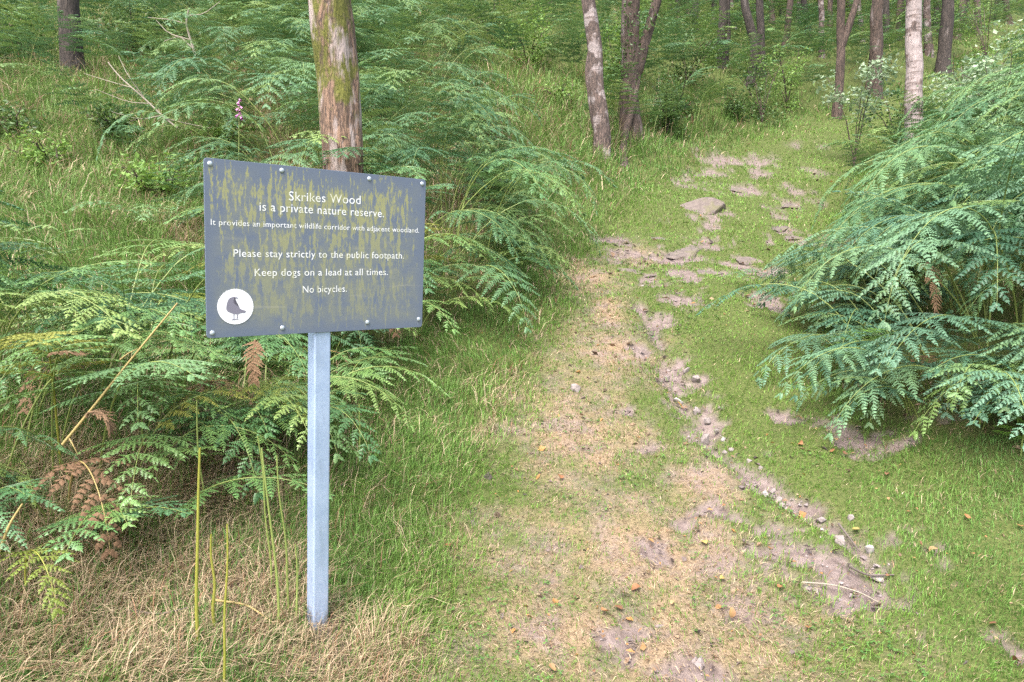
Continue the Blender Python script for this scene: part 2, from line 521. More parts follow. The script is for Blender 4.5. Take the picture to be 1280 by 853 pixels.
# ------------------------------------------------------------------ grass
M['grass'], nt, p, L = new_mat('grass_blades')
at_ = N(nt, 'ShaderNodeAttribute', attribute_name='col')
L.new(at_.outputs['Color'], p.inputs['Base Color']); p.inputs['Roughness'].default_value = .55; p.inputs['Specular IOR Level'].default_value = .3
tr = N(nt, 'ShaderNodeBsdfTranslucent'); L.new(at_.outputs['Color'], tr.inputs['Color'])
mx = N(nt, 'ShaderNodeMixShader'); mx.inputs[0].default_value = .3
L.new(p.outputs[0], mx.inputs[1]); L.new(tr.outputs[0], mx.inputs[2]); L.new(mx.outputs[0], nt.nodes['Material Output'].inputs['Surface'])


def blades(name, x, y, h, w, lean, col, label, az=None, seed=1):
    r = np.random.default_rng(seed); n = len(x)
    z = zground(x, y) - .008
    a = r.uniform(0, 2 * math.pi, n) if az is None else az
    d = np.c_[np.cos(a), np.sin(a), np.zeros(n)]
    b = a + math.pi / 2 + r.normal(0, .5, n)
    s = np.c_[np.cos(b), np.sin(b), r.normal(0, .15, n)] * (w / 2)[:, None]
    P0 = np.c_[x, y, z]
    up = np.array([0, 0, 1.])
    l = np.clip(lean, 0, .99); q = np.sqrt(1 - l * l)
    Pm = P0 + d * (h * l * .38)[:, None] + up * (h * (.30 + .32 * q))[:, None] * (1 - .55 * l ** 3)[:, None]
    Pt = P0 + d * (h * l)[:, None] + up * (h * q * (1 - .25 * l))[:, None]
    V = np.stack([P0 - s, P0 + s, Pm - s * .85, Pm + s * .85, Pt], 1).reshape(-1, 3)
    i = np.arange(n) * 5
    Q = np.stack([i, i + 1, i + 3, i + 2], -1); T = np.stack([i + 2, i + 3, i + 4], -1)
    colv = np.repeat(np.c_[col, np.ones(n)], 5, 0)
    o = link(name, np_mesh(name, V, [Q, T], M['grass'], False, {'col': ('FLOAT_COLOR', colv)}))
    tag(o, label, 'grass', kind='stuff')
    return o


def lerp(a, b, t):
    return np.asarray(a)[None] * (1 - t[:, None]) + np.asarray(b)[None] * t[:, None]


def make_litter():
    """dry leaf bits and crumbs on the worn ground, clover between the turf"""
    r = np.random.default_rng(15)
    n = 60000; d = 2.1 * (12 / 2.1) ** r.uniform(0, 1, n); x = r.uniform(-.8, .85, n) * (d + .3); y = d
    ba = np.maximum(mask(E_BARE, x, y, .6, .8), rut_bare(rut_d(x, y), x, y)); dr = mask(E_DRY, x, y, .8, .7, 13)
    k = r.uniform(0, 1, n) < (.03 + .16 * dr + .30 * ba)
    x, y, d = x[k], y[k], d[k]; n = len(x)
    z = zground(x, y) + .004
    s_ = np.maximum(r.gamma(2.2, .0030, n), .0016) * np.clip(d / 3, 1, 2.2); a = r.uniform(0, 6.28, n); el = r.uniform(.25, .9, n)
    A = np.c_[np.cos(a), np.sin(a), r.normal(0, .35, n)] * s_[:, None]; B = np.c_[-np.sin(a), np.cos(a), r.normal(0, .35, n)] * (s_ * el)[:, None]
    P = np.c_[x, y, z]; up = np.array([0, 0, 1.]) * (s_ * .35)[:, None]
    V = np.stack([P - A, P - B * .8 + up, P + A, P + B + up * .5], 1).reshape(-1, 3); i = np.arange(n) * 4
    pal = np.array([(.10, .065, .045), (.22, .14, .085), (.30, .21, .13), (.16, .12, .11), (.33, .17, .06), (.06, .045, .04)])
    col = pal[r.integers(0, 6, n)] * r.uniform(.7, 1.2, n)[:, None]
    o = link('leaf_litter', np_mesh('leaf_litter', V, [np.stack([i, i + 1, i + 2], -1), np.stack([i, i + 2, i + 3], -1)], M['grass'], False, {'col': ('FLOAT_COLOR', np.repeat(np.c_[col, np.ones(n)], 4, 0))}))
    tag(o, 'brown crumbs of dry leaf and bark scattered over the worn path', 'leaf litter', kind='stuff')
    # gravel in the rut and on bare soil
    n = 90000; d = 2.1 * (9 / 2.1) ** r.uniform(0, 1, n); x = r.uniform(-.2, .8, n) * d; y = d
    rb = rut_bare(rut_d(x, y), x, y); ba = mask(E_BARE, x, y, .6, .8)
    k = r.uniform(0, 1, n) < .22 * rb + .05 * ba
    x, y, d = x[k], y[k], d[k]; n = len(x); z = zground(x, y) - .02 * np.maximum(ba[k], rb[k])
    s_ = np.clip(r.gamma(1.5, .0042, n), .0015, .026)
    oc = np.array([(1, 0, 0), (-1, 0, 0), (0, 1, 0), (0, -1, 0), (0, 0, 1), (0, 0, -1)], float)
    V = oc[None] * (1 + r.normal(0, .3, (n, 6, 3))) + r.normal(0, .25, (n, 6, 3)); V[:, :, 2] *= .7
    V = (V * s_[:, None, None] + np.c_[x, y, z][:, None]).reshape(-1, 3)
    f = np.array([(0, 2, 4), (2, 1, 4), (1, 3, 4), (3, 0, 4), (2, 0, 5), (1, 2, 5), (3, 1, 5), (0, 3, 5)])
    F = (np.arange(n)[:, None, None] * 6 + f[None]).reshape(-1, 3)
    col = lerp((.11, .085, .08), (.26, .215, .205), r.uniform(0, 1, n))
    o = link('gravel', np_mesh('gravel', V, [F], M['grit'], False, {'col': ('FLOAT_COLOR', np.repeat(np.c_[col, np.ones(n)], 6, 0))}))
    tag(o, 'fine gravel and grit washed into the eroded rut of the path', 'gravel', kind='stuff')
    # clover and small weeds
    n = 30000; d = 2.1 * (12 / 2.1) ** r.uniform(0, 1, n); x = r.uniform(-.8, .85, n) * (d + .3); y = d
    ba = mask(E_BARE, x, y, .6, .8); dr = mask(E_DRY, x, y, .8, .7, 13)
    k = (fbm(x * 2.3, y * 2.3, 81, 3) > .55) & (r.uniform(0, 1, n) < .42 * (1 - ba) * (1 - .7 * dr)) & ~inside(POLY_R, x, y)
    x, y = x[k], y[k]; n = len(x)
    u = np.abs(x - path_x(y)); h = .018 + .05 * np.clip((u - 1) / 1.2, 0, 1) * r.uniform(.4, 1.2, n)
    C0 = np.c_[x, y, zground(x, y) + h]
    parts = []
    for t in range(3):
        a = r.uniform(0, 6.28, n) * 0 + t * 2.09 + (x * 917 % 6.28); l = r.uniform(.007, .016, n) * np.clip(y / 3.5, 1, 2)
        D_ = np.c_[np.cos(a), np.sin(a), r.normal(.05, .2, n)] * l[:, None]; S_ = np.c_[-np.sin(a), np.cos(a), np.zeros(n)] * (l * .42)[:, None]
        parts.append(np.stack([C0, C0 + D_ * .6 + S_, C0 + D_, C0 + D_ * .6 - S_], 1).reshape(-1, 3))
    V = np.concatenate(parts); i = np.arange(n * 3) * 4
    col = lerp((.06, .15, .04), (.12, .23, .05), r.uniform(0, 1, n * 3))
    o = link('clover', np_mesh('clover', V, [np.stack([i, i + 1, i + 2, i + 3], -1)], M['grass'], False, {'col': ('FLOAT_COLOR', np.repeat(np.c_[col, np.ones(n * 3)], 4, 0))}))
    tag(o, 'patches of small round leaved clover in the turf beside the path', 'clover', kind='stuff')


def make_grass():
    r = np.random.default_rng(5)
    # candidate points, thinning with distance from the viewpoint
    NC = 1500000
    d = 2.0 * (34 / 2.0) ** r.uniform(0, 1, NC) ** 1.0
    x = r.uniform(-.86, .86, NC) * (d + .6); y = d
    u = x - path_x(y)
    ba = np.maximum(mask(E_BARE, x, y, .6, .8), rut_bare(rut_d(x, y), x, y))
    dr = mask(E_DRY, x, y, .8, .7, 13)
    inR = inside(POLY_R, x, y); inL = inside(POLY_L, x, y); inF = inside(POLY_F, x, y)
    far = np.clip((d - 13) / 4, 0, 1) * (np.abs(u) > 2)
    keep = np.full(NC, .40)
    keep = np.where(d < 8, .42, keep)
    keep = np.where(inR, .16, keep); keep = np.where(inL, .12, keep)
    keep *= 1 - .90 * ba ** .8
    keep *= 1 - .88 * far
    keep *= .55 + .9 * (fbm(x * 5, y * 5, 41, 3))
    k = r.uniform(0, 1, NC) < keep
    x, y, d, u, dr, inF, inL, inR = [q[k] for q in (x, y, d, u, dr, inF, inL, inR)]
    n = len(x)
    cl = fbm(x * 2.2, y * 2.2, 51, 3); cl2 = fbm(x * .8, y * .8, 52, 3); fine = fbm(x * 14, y * 14, 53, 2)
    # height: trodden turf on the path, longer towards the edges and up the bank
    pathness = np.exp(-np.maximum(np.abs(u - .15) - .75 - .35 * np.clip((d - 6) / 3, 0, 1), 0) ** 2 / .18)
    h = .035 * pathness + (1 - pathness) * np.where(u < 0, .095, .052)
    h = np.where(u < -2.2, .14 + .07 * np.clip((d - 5) / 5, 0, 1), h)
    h = h * (.55 + .9 * cl) * r.uniform(.55, 1.5, n)
    h = np.where((d > 9), h * 1.15, h)
    w = np.maximum(.0031, d * .00095) * r.uniform(.7, 1.3, n)
    # colour: mostly green, straw where the ground is dry
    g1 = np.array((.14, .255, .038)); g2 = np.array((.10, .20, .045)); g3 = np.array((.18, .26, .055))
    col = lerp(g2, g1, np.clip(pathness * .7 + .3 * r.uniform(0, 1, n), 0, 1))
    col = col * (1 - .45 * np.clip(cl * 1.6 - .5, 0, 1))[:, None] + g3 * (.45 * np.clip(cl * 1.6 - .5, 0, 1))[:, None]
    meadow = np.clip((-u - 2) / 2, 0, 1) * np.clip((d - 5) / 3, 0, 1)
    col = col * (1 - .5 * meadow)[:, None] + np.array((.155, .23, .06)) * (.5 * meadow)[:, None]
    straw = lerp((.33, .24, .15), (.46, .365, .235), r.uniform(0, 1, n))
    red = np.array((.26, .14, .08))
    ps = .09 + .68 * dr + .04 * meadow + .18 * np.clip(fine * 2 - 1, 0, 1)
    ps = np.where(inL | inR, ps + .5, ps); ps = np.where(inF, ps + .08, ps)
    ps = np.where(u < -1.1, np.minimum(ps, .60), ps)
    is_s = r.uniform(0, 1, n) < ps
    col[is_s] = straw[is_s]
    isr = is_s & (r.uniform(0, 1, n) < .10); col[isr] = red
    col *= r.uniform(.7, 1.25, n)[:, None]
    lean = np.clip(r.normal(.55, .22, n), .05, .97)
    lean[is_s] = np.clip(r.normal(.82, .15, is_s.sum()), .2, .985)
    lyn = is_s & (u < -1.0); h[lyn] *= 1.7
    a = r.uniform(0, 2 * math.pi, n) * .75 + fbm(x * 1.5, y * 1.5, 61, 2) * 6
    blades('grass', x, y, h, w, lean, col, 'short green and straw coloured grass growing over path and verge', a, 6)


make_grass()
M['grit'], nt, p, L = new_mat('grit')
at_ = N(nt, 'ShaderNodeAttribute', attribute_name='col'); L.new(at_.outputs['Color'], p.inputs['Base Color']); p.inputs['Roughness'].default_value = .9
make_litter()

# ------------------------------------------------------------------ bracken fronds
def sweep(L, n, a0, a1, az=0.0, p=1.0):
    """a curve in the XZ plane: angle from vertical goes a0 -> a1"""
    t = np.linspace(0, 1, n)
    ang = a0 + (a1 - a0) * t ** p
    ds = L / (n - 1)
    P = np.zeros((n, 3))
    for i in range(1, n):
        m_ = (ang[i] + ang[i - 1]) / 2
        P[i] = P[i - 1] + ds * np.array([math.sin(m_), 0, math.cos(m_)])
    return P, ang


def pinnule(base, d, up, l, w, lobes, out_v, out_f, off):
    """one leaflet: serrated outline, folded along its rib"""
    side = np.cross(up, d); side /= np.linalg.norm(side) + 1e-9
    nn = np.cross(d, side)
    V = []; Fc = []
    if lobes <= 2:
        V = [base, base + d * l * .42 + side * w * .5 - nn * w * .12, base + d * l * .42 - side * w * .5 - nn * w * .12, base + d * l - nn * l * .10, base + d * l * .45]
        Fc = [(0, 4, 1), (0, 2, 4), (1, 4, 3), (4, 2, 3)]
    else:
        rib = [base + d * l * (i / lobes) - nn * l * .14 * (i / lobes) ** 2 for i in range(lobes + 1)]
        V = list(rib)
        for i in range(lobes):
            ww = w * .5 * (1 - (i / lobes) ** 1.6 * .8)
            c = base + d * l * ((i + .72) / lobes) - nn * (l * .14 * (i / lobes) ** 2 + ww * .25)
            V += [c + side * ww, c - side * ww]
            a, b = lobes + 1 + 2 * i, lobes + 2 + 2 * i
            Fc += [(i, i + 1, a), (i + 1, i, b)]
    out_v.extend(V); out_f.extend([(a + off, b + off, c + off) for a, b, c in Fc])
    return off + len(V)


def frond_mesh(seed, stalk_h=.62, L=.75, npair=11, lobes=5, a_start=.35, a_end=1.75, size=.48, spacing=.017, curl=1.0, fullness=1.0):
    """returns (stalk mesh data, blade mesh data) of one bracken plant, arching towards +X"""
    r = np.random.default_rng(seed)
    SP, sa = sweep(stalk_h, 8, -.04 + r.uniform(-.05, .05), a_start)
    BP, ba_ = sweep(L, 26, a_start, a_end, p=.8)
    BP = BP + SP[-1]
    sv = [tube(SP, np.linspace(.0055, .0042, 8), 6)]
    sv.append(tube(BP, np.linspace(.0042, .0009, 26), 5))
    V, F = merge(sv)
    ov, of = [], []; off = 0
    rach = []
    ts = 1 - (1 - np.linspace(.0, .94, npair)) ** 1.12
    for i, t in enumerate(ts):
        for sgn in (-1, 1):
            tt = min(t + r.uniform(-.012, .012) + (.012 if sgn > 0 else 0), .97); tt = max(tt, 0)
            fi = tt * 25; k = int(fi); q = fi - k; k2 = min(k + 1, 25)
            base = BP[k] * (1 - q) + BP[k2] * q
            ang = ba_[k]
            T = np.array([math.sin(ang), 0, math.cos(ang)]); Nn = np.array([-math.cos(ang), 0, math.sin(ang)]); S = np.array([0., sgn, 0])
            Lp = size * L * (1 - tt) ** .82 * r.uniform(.74, 1.14) + .02
            if i == 0: Lp *= .88
            el = R(22 + 26 * tt + r.uniform(-13, 13))
            d0 = S * math.cos(el) + T * math.sin(el) + Nn * r.uniform(-.05, .22)
            d0 /= np.linalg.norm(d0)
            npt = 9
            pts = [base]; dirs = [d0]; dcur = d0.copy()
            for _ in range(npt - 1):
                dcur = dcur + np.array([0, 0, -1.]) * (.085 * curl * r.uniform(.5, 1.4)) * (Lp / .3) ** .5 + T * .015
                dcur /= np.linalg.norm(dcur)
                pts.append(pts[-1] + dcur * Lp / (npt - 1)); dirs.append(dcur.copy())
            pts = np.array(pts); dirs = np.array(dirs)
            rach.append(tube(pts, np.linspace(.0018, .0006, npt), 4))
            m_ = max(4, int(Lp / spacing)); gap = L / npair * (1.12 - .55 * tt)
            up0 = Nn + np.array([0, 0, .8]); up0 /= np.linalg.norm(up0)
            for jj in range(m_):
                uu = (jj + .6) / m_
                fi2 = uu * (npt - 1); k3 = min(int(fi2), npt - 2); q2 = fi2 - k3
                pb = pts[k3] * (1 - q2) + pts[k3 + 1] * q2; dd = dirs[k3]
                sd_ = np.cross(up0, dd); sd_ /= np.linalg.norm(sd_) + 1e-9
                ln = (gap * .60 * (1 - uu) ** .62 + .006) * min(1, .55 + 2.2 * uu) * r.uniform(.74, 1.12) * fullness
                ln = min(ln, .3 * Lp + .004)
                for s2 in (-1, 1):
                    if r.uniform() < .04: continue
                    b_ = R(18 + 30 * uu + r.uniform(-13, 13))
                    pd = sd_ * s2 * math.cos(b_) + dd * math.sin(b_) + np.array([0, 0, -1.]) * r.uniform(-.08, .42)
                    pd /= np.linalg.norm(pd)
                    off = pinnule(pb, pd, up0, ln, max(spacing * .98, ln * .22), lobes if ln > .022 else 2, ov, of, off)
            # tip leaflet
            off = pinnule(pts[-1], dirs[-1], up0, .02, .006, 2, ov, of, off)
    RV, RF = merge(rach)
    LV = np.array(ov); LF = np.array(of)
    return (V, F), (RV, RF), (LV, LF)


FR = []


def build_frond_pair(seed, leafmat, stalkmat, **kw):
    (V, F), (RV, RF), (LV, LF) = frond_mesh(seed, **kw)
    sm_ = np_mesh('stalk', V, F, stalkmat, True)
    VV = np.concatenate([LV, RV]); RFo = RF[0] + len(LV)
    fm = np_mesh('frond', VV, [LF, RFo], leafmat, False)
    return sm_, fm


VAR = [dict(stalk_h=.55, L=.95, a_end=1.9, npair=10), dict(stalk_h=.70, L=.85, a_end=1.7, a_start=.45, npair=9), dict(stalk_h=.45, L=1.0, a_end=2.1, a_start=.5, npair=10),
       dict(stalk_h=.8, L=.9, a_end=2.0, a_start=.3, npair=9), dict(stalk_h=.6, L=.8, a_end=1.5, a_start=.6, npair=9), dict(stalk_h=.5, L=1.05, a_end=2.2, a_start=.4, curl=1.3, npair=10),
       # low, drooping ones for the edges of the thickets
       dict(stalk_h=.20, L=.8, a_end=2.2, a_start=.6, curl=1.3, npair=9, size=.42), dict(stalk_h=.30, L=.7, a_end=2.4, a_start=.5, npair=8, size=.45), dict(stalk_h=.12, L=.65, a_end=1.7, a_start=.55, npair=8, size=.45)]
VAR += [dict(stalk_h=.95, L=.95, a_start=.9, a_end=2.6, npair=9, size=.50, spacing=.023), dict(stalk_h=.75, L=.9, a_start=1.0, a_end=2.4, npair=8, size=.52, spacing=.024), dict(stalk_h=1.1, L=.85, a_start=.8, a_end=2.5, npair=8, size=.5, spacing=.022),
        dict(stalk_h=.45, L=.8, a_start=1.0, a_end=2.5, npair=8, size=.5, spacing=.022)]
for i, kw in enumerate(VAR):
    FR.append(build_frond_pair(100 + i, M['bracken'], M['stalk'], **{**dict(lobes=4, spacing=.020), **kw}))
LO = []          # simpler leaflets for the far slopes
for i, kw in enumerate(VAR[:5]):
    LO.append(build_frond_pair(200 + i, M['bracken_fresh' if i % 2 else 'bracken'], M['stalk'], **{**dict(lobes=2, spacing=.03), **kw}))


def downhill(x, y):
    e = .3
    gx = (zmacro(np.array([x + e]), np.array([y]))[0] - zmacro(np.array([x - e]), np.array([y]))[0])
    gy = (zmacro(np.array([x]), np.array([y + e]))[0] - zmacro(np.array([x]), np.array([y - e]))[0])
    return math.atan2(-gy, -gx)


def bracken(x, y, az, s, var, label, group, tilt=0.0, mats=None, pair=None, dz=0.0, fresh=None):
    root = empty('bracken', (x, y, gz(x, y) - .02 + dz), (0, tilt, az))
    root.scale = (s, s, s)
    st, fr = pair or FR[var]
    link('stalk', st, root); fo = link('frond', fr, root)
    if fresh: fo.material_slots[0].link = 'OBJECT'; fo.material_slots[0].material = M[fresh]
    tag(root, label, 'fern', group)
    return root


def mass(name, pts, pairs, label, cat='fern'):
    """a far mass of bracken: points carrying copies of the frond through geometry nodes"""
    P = np.array([[q[0], q[1], q[2]] for q in pts]); rot = np.array([[q[3], q[4], q[5]] for q in pts]); sc = np.array([[q[6]] * 3 for q in pts]); va = np.array([q[7] for q in pts], float)
    me = bpy.data.meshes.new(name); me.vertices.add(len(P)); me.vertices.foreach_set('co', P.astype(np.float32).ravel())
    for nm, typ, arr, key in (('rot', 'FLOAT_VECTOR', rot, 'vector'), ('scl', 'FLOAT_VECTOR', sc, 'vector'), ('var', 'FLOAT', va, 'value')):
        a = me.attributes.new(nm, typ, 'POINT'); a.data.foreach_set(key, arr.astype(np.float32).ravel())
    me.update()
    o = link(name, me); tag(o, label, cat, kind='stuff')
    ng = bpy.data.node_groups.new(name, 'GeometryNodeTree')
    ng.interface.new_socket('Geometry', in_out='INPUT', socket_type='NodeSocketGeometry')
    ng.interface.new_socket('Geometry', in_out='OUTPUT', socket_type='NodeSocketGeometry')
    nd = ng.nodes; gi = nd.new('NodeGroupInput'); go = nd.new('NodeGroupOutput'); jn = nd.new('GeometryNodeJoinGeometry')

    def named(nm, dt):
        n = nd.new('GeometryNodeInputNamedAttribute'); n.data_type = dt; n.inputs['Name'].default_value = nm
        return n.outputs['Attribute']
    ra, sa, vr = named('rot', 'FLOAT_VECTOR'), named('scl', 'FLOAT_VECTOR'), named('var', 'FLOAT')
    for k, objs in enumerate(pairs):
        cmp_ = nd.new('FunctionNodeCompare'); cmp_.data_type = 'FLOAT'; cmp_.operation = 'EQUAL'
        ng.links.new(vr, cmp_.inputs[0]); cmp_.inputs[1].default_value = k; cmp_.inputs['Epsilon'].default_value = .1
        for ob in objs:
            oi = nd.new('GeometryNodeObjectInfo'); oi.inputs['Object'].default_value = ob; oi.inputs['As Instance'].default_value = True
            ip = nd.new('GeometryNodeInstanceOnPoints')
            ng.links.new(gi.outputs[0], ip.inputs['Points']); ng.links.new(cmp_.outputs[0], ip.inputs['Selection'])
            ng.links.new(oi.outputs['Geometry'], ip.inputs['Instance']); ng.links.new(ra, ip.inputs['Rotation']); ng.links.new(sa, ip.inputs['Scale'])
            ng.links.new(ip.outputs[0], jn.inputs[0])
    ng.links.new(jn.outputs[0], go.inputs[0])
    md = o.modifiers.new('scatter', 'NODES'); md.node_group = ng
    return o


SIGN_C = np.array([-.692, 2.667])
plants = []      # x, y, az, scale, region, tilt
r = np.random.default_rng(77)
def edge_info(poly, x, y):
    """distance to the footprint's edge and the outward direction there"""
    best = (9, 0.)
    for (x0, y0), (x1, y1) in zip(poly, poly[1:] + poly[:1]):
        dx, dy = x1 - x0, y1 - y0
        t = max(0, min(1, ((x - x0) * dx + (y - y0) * dy) / (dx * dx + dy * dy)))
        ex, ey = x0 + t * dx - x, y0 + t * dy - y
        e = math.hypot(ex, ey)
        if e < best[0]: best = (e, math.atan2(ey, ex))
    return best


for reg, poly, dist in (('R', POLY_R, .215), ('L', POLY_L, .28), ('F', POLY_F, .23)):
    pl_ = np.array(poly)
    A, B = scatter(pl_[:, 0].min(), pl_[:, 0].max(), pl_[:, 1].min(), pl_[:, 1].max(), dist, ord(reg))
    k = inside(poly, A, B)
    for x, y in zip(A[k], B[k]):
        e, oa = edge_info(poly, x, y)
        az = downhill(x, y) + r.normal(0, .8)
        if e < .55: az = oa + r.normal(0, .5)
        if reg == 'R': s = r.uniform(.84, 1.22) * (1.12 if e > .7 else .85)
        elif reg == 'L': s = r.uniform(.85, 1.2)
        else: s = r.uniform(.8, 1.08) * (1.12 if x < -1.9 else 1)
        if e < .28: vv = int(r.integers(6, 9))
        elif e < .6 and r.uniform() < .5: vv = int(r.integers(6, 8))
        else: vv = int(r.integers(0, 6))
        if reg == 'R' and r.uniform() < .62: vv = int(r.integers(9, 12))
        if reg == 'R' and e < .45: vv = int(r.choice([12, 12, 7, 10]))
        if reg == 'L' and r.uniform() < .3: vv = int(r.integers(9, 12))
        plants.append((x, y, az, s, reg, r.normal(.22 if reg != 'L' else .14, .2), vv))
# a belt of low fronds along the edges that face the path
for reg, poly, segs in (('R', POLY_R, ((9, 10), (10, 11), (11, 0), (0, 1), (1, 2), (2, 3), (3, 4))), ('L', POLY_L, ((10, 0), (0, 1), (1, 2), (2, 3), (9, 10))), ('F', POLY_F, ((6, 7), (7, 0), (0, 1), (1, 2), (2, 3), (3, 4)))):
    for i0, i1 in segs:
        (x0, y0), (x1, y1) = poly[i0], poly[i1]
        ln = math.hypot(x1 - x0, y1 - y0)
        for k in range(int(ln / {'R': .055, 'L': .08, 'F': .13}[reg])):
            t = r.uniform(); x = x0 + (x1 - x0) * t; y = y0 + (y1 - y0) * t
            e = r.uniform(.0, .6); oa = edge_info(poly, x + .001, y)[1]
            cx_, cy_2 = np.mean(np.array(poly), 0); inn = math.atan2(cy_2 - y, cx_ - x)
            x += math.cos(inn) * e; y += math.sin(inn) * e
            plants.append((x, y, inn + math.pi + r.normal(0, .7), r.uniform(.75, 1.25) * {'R': .85, 'L': .9, 'F': .8}[reg], reg, r.normal(.06, .2), int(r.choice([6, 7, 8, 12]))))
# a belt of outer, lower fronds softening the thicket edges is inherited from the random tilt


def visible(x, y, margin=.1):
    return y > 1.5 and abs(x / y) < .72 + margin


plants.sort(key=lambda q: q[0] ** 2 + q[1] ** 2)
indiv = [q for q in plants if visible(q[0], q[1])][:280]
iset = set(id(q) for q in indiv)
rest = [q for q in plants if id(q) not in iset]
LBL = {'R': ('green bracken frond tinted with blue sky sheen in the dense thicket on the right of the path', 'bracken of the right hand thicket'),
       'L': ('tall green bracken frond in the thicket behind the sign below the mossy trunk', 'bracken of the thicket behind the sign'),
       'F': ('green bracken frond arching in the clump left of the sign post', 'bracken beside the sign post')}
seen_src = {}
BROWN = build_frond_pair(931, M['bracken_dead'], M['stalk_dry'], lobes=2, spacing=.022, stalk_h=.35, L=.6, npair=8, a_start=.7, a_end=2.9, size=.36, curl=2.2)
YELLOW = build_frond_pair(932, M['bracken_yellow'], M['stalk'], lobes=4, spacing=.020, stalk_h=.45, L=.8, npair=9, a_start=.5, a_end=2.0, size=.46)
for j, (x, y, az, s, reg, ti, vv) in enumerate(indiv):
    if j % 23 == 7:
        bracken(x, y, az, s * .9, vv, 'withered rust brown bracken frond drooping among green ones in the thickets', 'withered bracken fronds', ti, pair=BROWN); continue
    if j % 29 == 11 and reg != 'R':
        bracken(x, y, az, s * .9, vv, 'yellowing bracken frond among green ones left of the path', 'yellowing bracken fronds', ti, pair=YELLOW); continue
    b = bracken(x, y, az, s, vv, LBL[reg][0], LBL[reg][1], ti, fresh='bracken_sky_sheen' if reg == 'R' else 'bracken_fresh' if (reg == 'F' and j % 3 != 0) or (reg == 'L' and j % 2 == 0) else None)
    if reg == 'L' and j % 2: seen_src[vv] = b
    seen_src.setdefault(vv, b)
hi_src = [tuple(seen_src[k].children) if k in seen_src else tuple(seen_src[min(seen_src)].children) for k in range(len(FR))]

pts = []
for x, y, az, s, reg, ti, vv in rest:
    pts.append((x, y, gz(x, y) - .02, r.normal(0, .1), ti, az, s, vv))
mass('bracken_thicket', pts, hi_src, 'bracken massed in the deeper parts of the thickets either side of the path')

# far slopes
low_src = []
for k, pr_ in enumerate(LO):
    x, y = [(-5.5, 13.6), (4.2, 15.8), (6.4, 16.6), (-2.2, 15.0), (2.6, 16.2)][k]
    b = bracken(x, y, downhill(x, y), .9, 0, ['lone bracken plant on the upper bank left of the mossy trunk', 'bracken plant at the bend of the path beneath thin trunks',
                                             'low bracken plant on the far edge of the path bend', 'bracken plant high on the slope above the sign',
                                             'bracken plant on the grassy bank behind the twin birches'][k], 'bracken of the upper bank', pair=pr_)
    low_src.append(tuple(b.children))
pts = []
A, B = scatter(-32, 40, 7, 46, .45, 9)
for x, y in zip(A, B):
    u = x - float(path_x(y))
    if y > 34 and r.uniform() < .5: continue
    if inside(POLY_R, np.array([x]), np.array([y]))[0] or inside(POLY_L, np.array([x]), np.array([y]))[0]: continue
    if abs(x / y) > .95: continue
    if abs(u) < (1.9 if y < 12 else 2.2): continue
    if -7.0 < x < -5.2 and 7 < y < 11.8: continue       # the open foot of the lone trunk
    if math.hypot(x + 3.2, y - 7.6) < 1.0 or math.hypot(x + 3.9, y - 8.2) < 1.0: continue
    dens = float(fbm(np.array([x * .35]), np.array([y * .35]), 71, 3)[0])
    thr = .52 if y < 13 else (.42 if y < 16 else .3)
    if x < -2.4 and y < 15: thr = .40 if y < 9.5 else .32
    if -2.2 < x < 3.4 and 9 < y < 15: thr = .66
    if 2.5 < x < 14 and 13 < y < 26: thr = .15
    if dens < thr: continue
    pts.append((x, y, gz(x, y) - .03, r.normal(0, .12), r.normal(0, .15), downhill(x, y) + r.normal(0, .9), r.uniform(.65, 1.1), int(r.integers(0, len(LO)))))
mass('bracken_undergrowth', pts, low_src, 'bracken undergrowth covering the wooded hillside behind the path')

# single bracken plants on the open bank to the left
for k, (px, py, d_, s, vv, dg, lb) in enumerate([(-15, 330, 3.9, .95, 5, -20, 'large bracken frond reaching in from the left edge of the picture'),
        (30, 330, 4.4, .8, 0, -60, 'bracken plant at the left edge above the clump by the sign'), (115, 205, 8.5, 1.0, 4, -80, 'small bracken plant in the meadow below the lone trunk'),
        (160, 190, 8.8, .9, 6, -60, 'low bracken plant in the meadow right of the small one'), (205, 270, 6.3, .85, 7, -80, 'dark bracken plant in grass left of the sign top'),
        (180, 280, 6.4, .85, 6, -120, 'low drooping bracken plant left of the sign top'), (235, 275, 6.2, .9, 4, -70, 'bracken plant touching the upper left corner of the sign'),
        (70, 200, 9.5, .9, 2, -90, 'bracken plant below the lone trunk on the left'), (30, 120, 11, 1.0, 1, -90, 'bracken plant left of the lone trunk'), (140, 120, 11.5, 1.0, 0, -90, 'bracken plant right of the lone trunk'),
        (955, 345, 6.9, .55, 6, -140, 'dark low fern at the right edge of the path'), (940, 350, 6.8, .4, 7, 170, 'small dark fern spreading over a rock at the right path edge'), (752, 175, 10.6, .5, 4, -90, 'small bracken plant at the foot of the pale birch')]):
    b = at(px, py, d_); bracken(b[0], b[1], R(dg), s, vv, lb, None, .05)

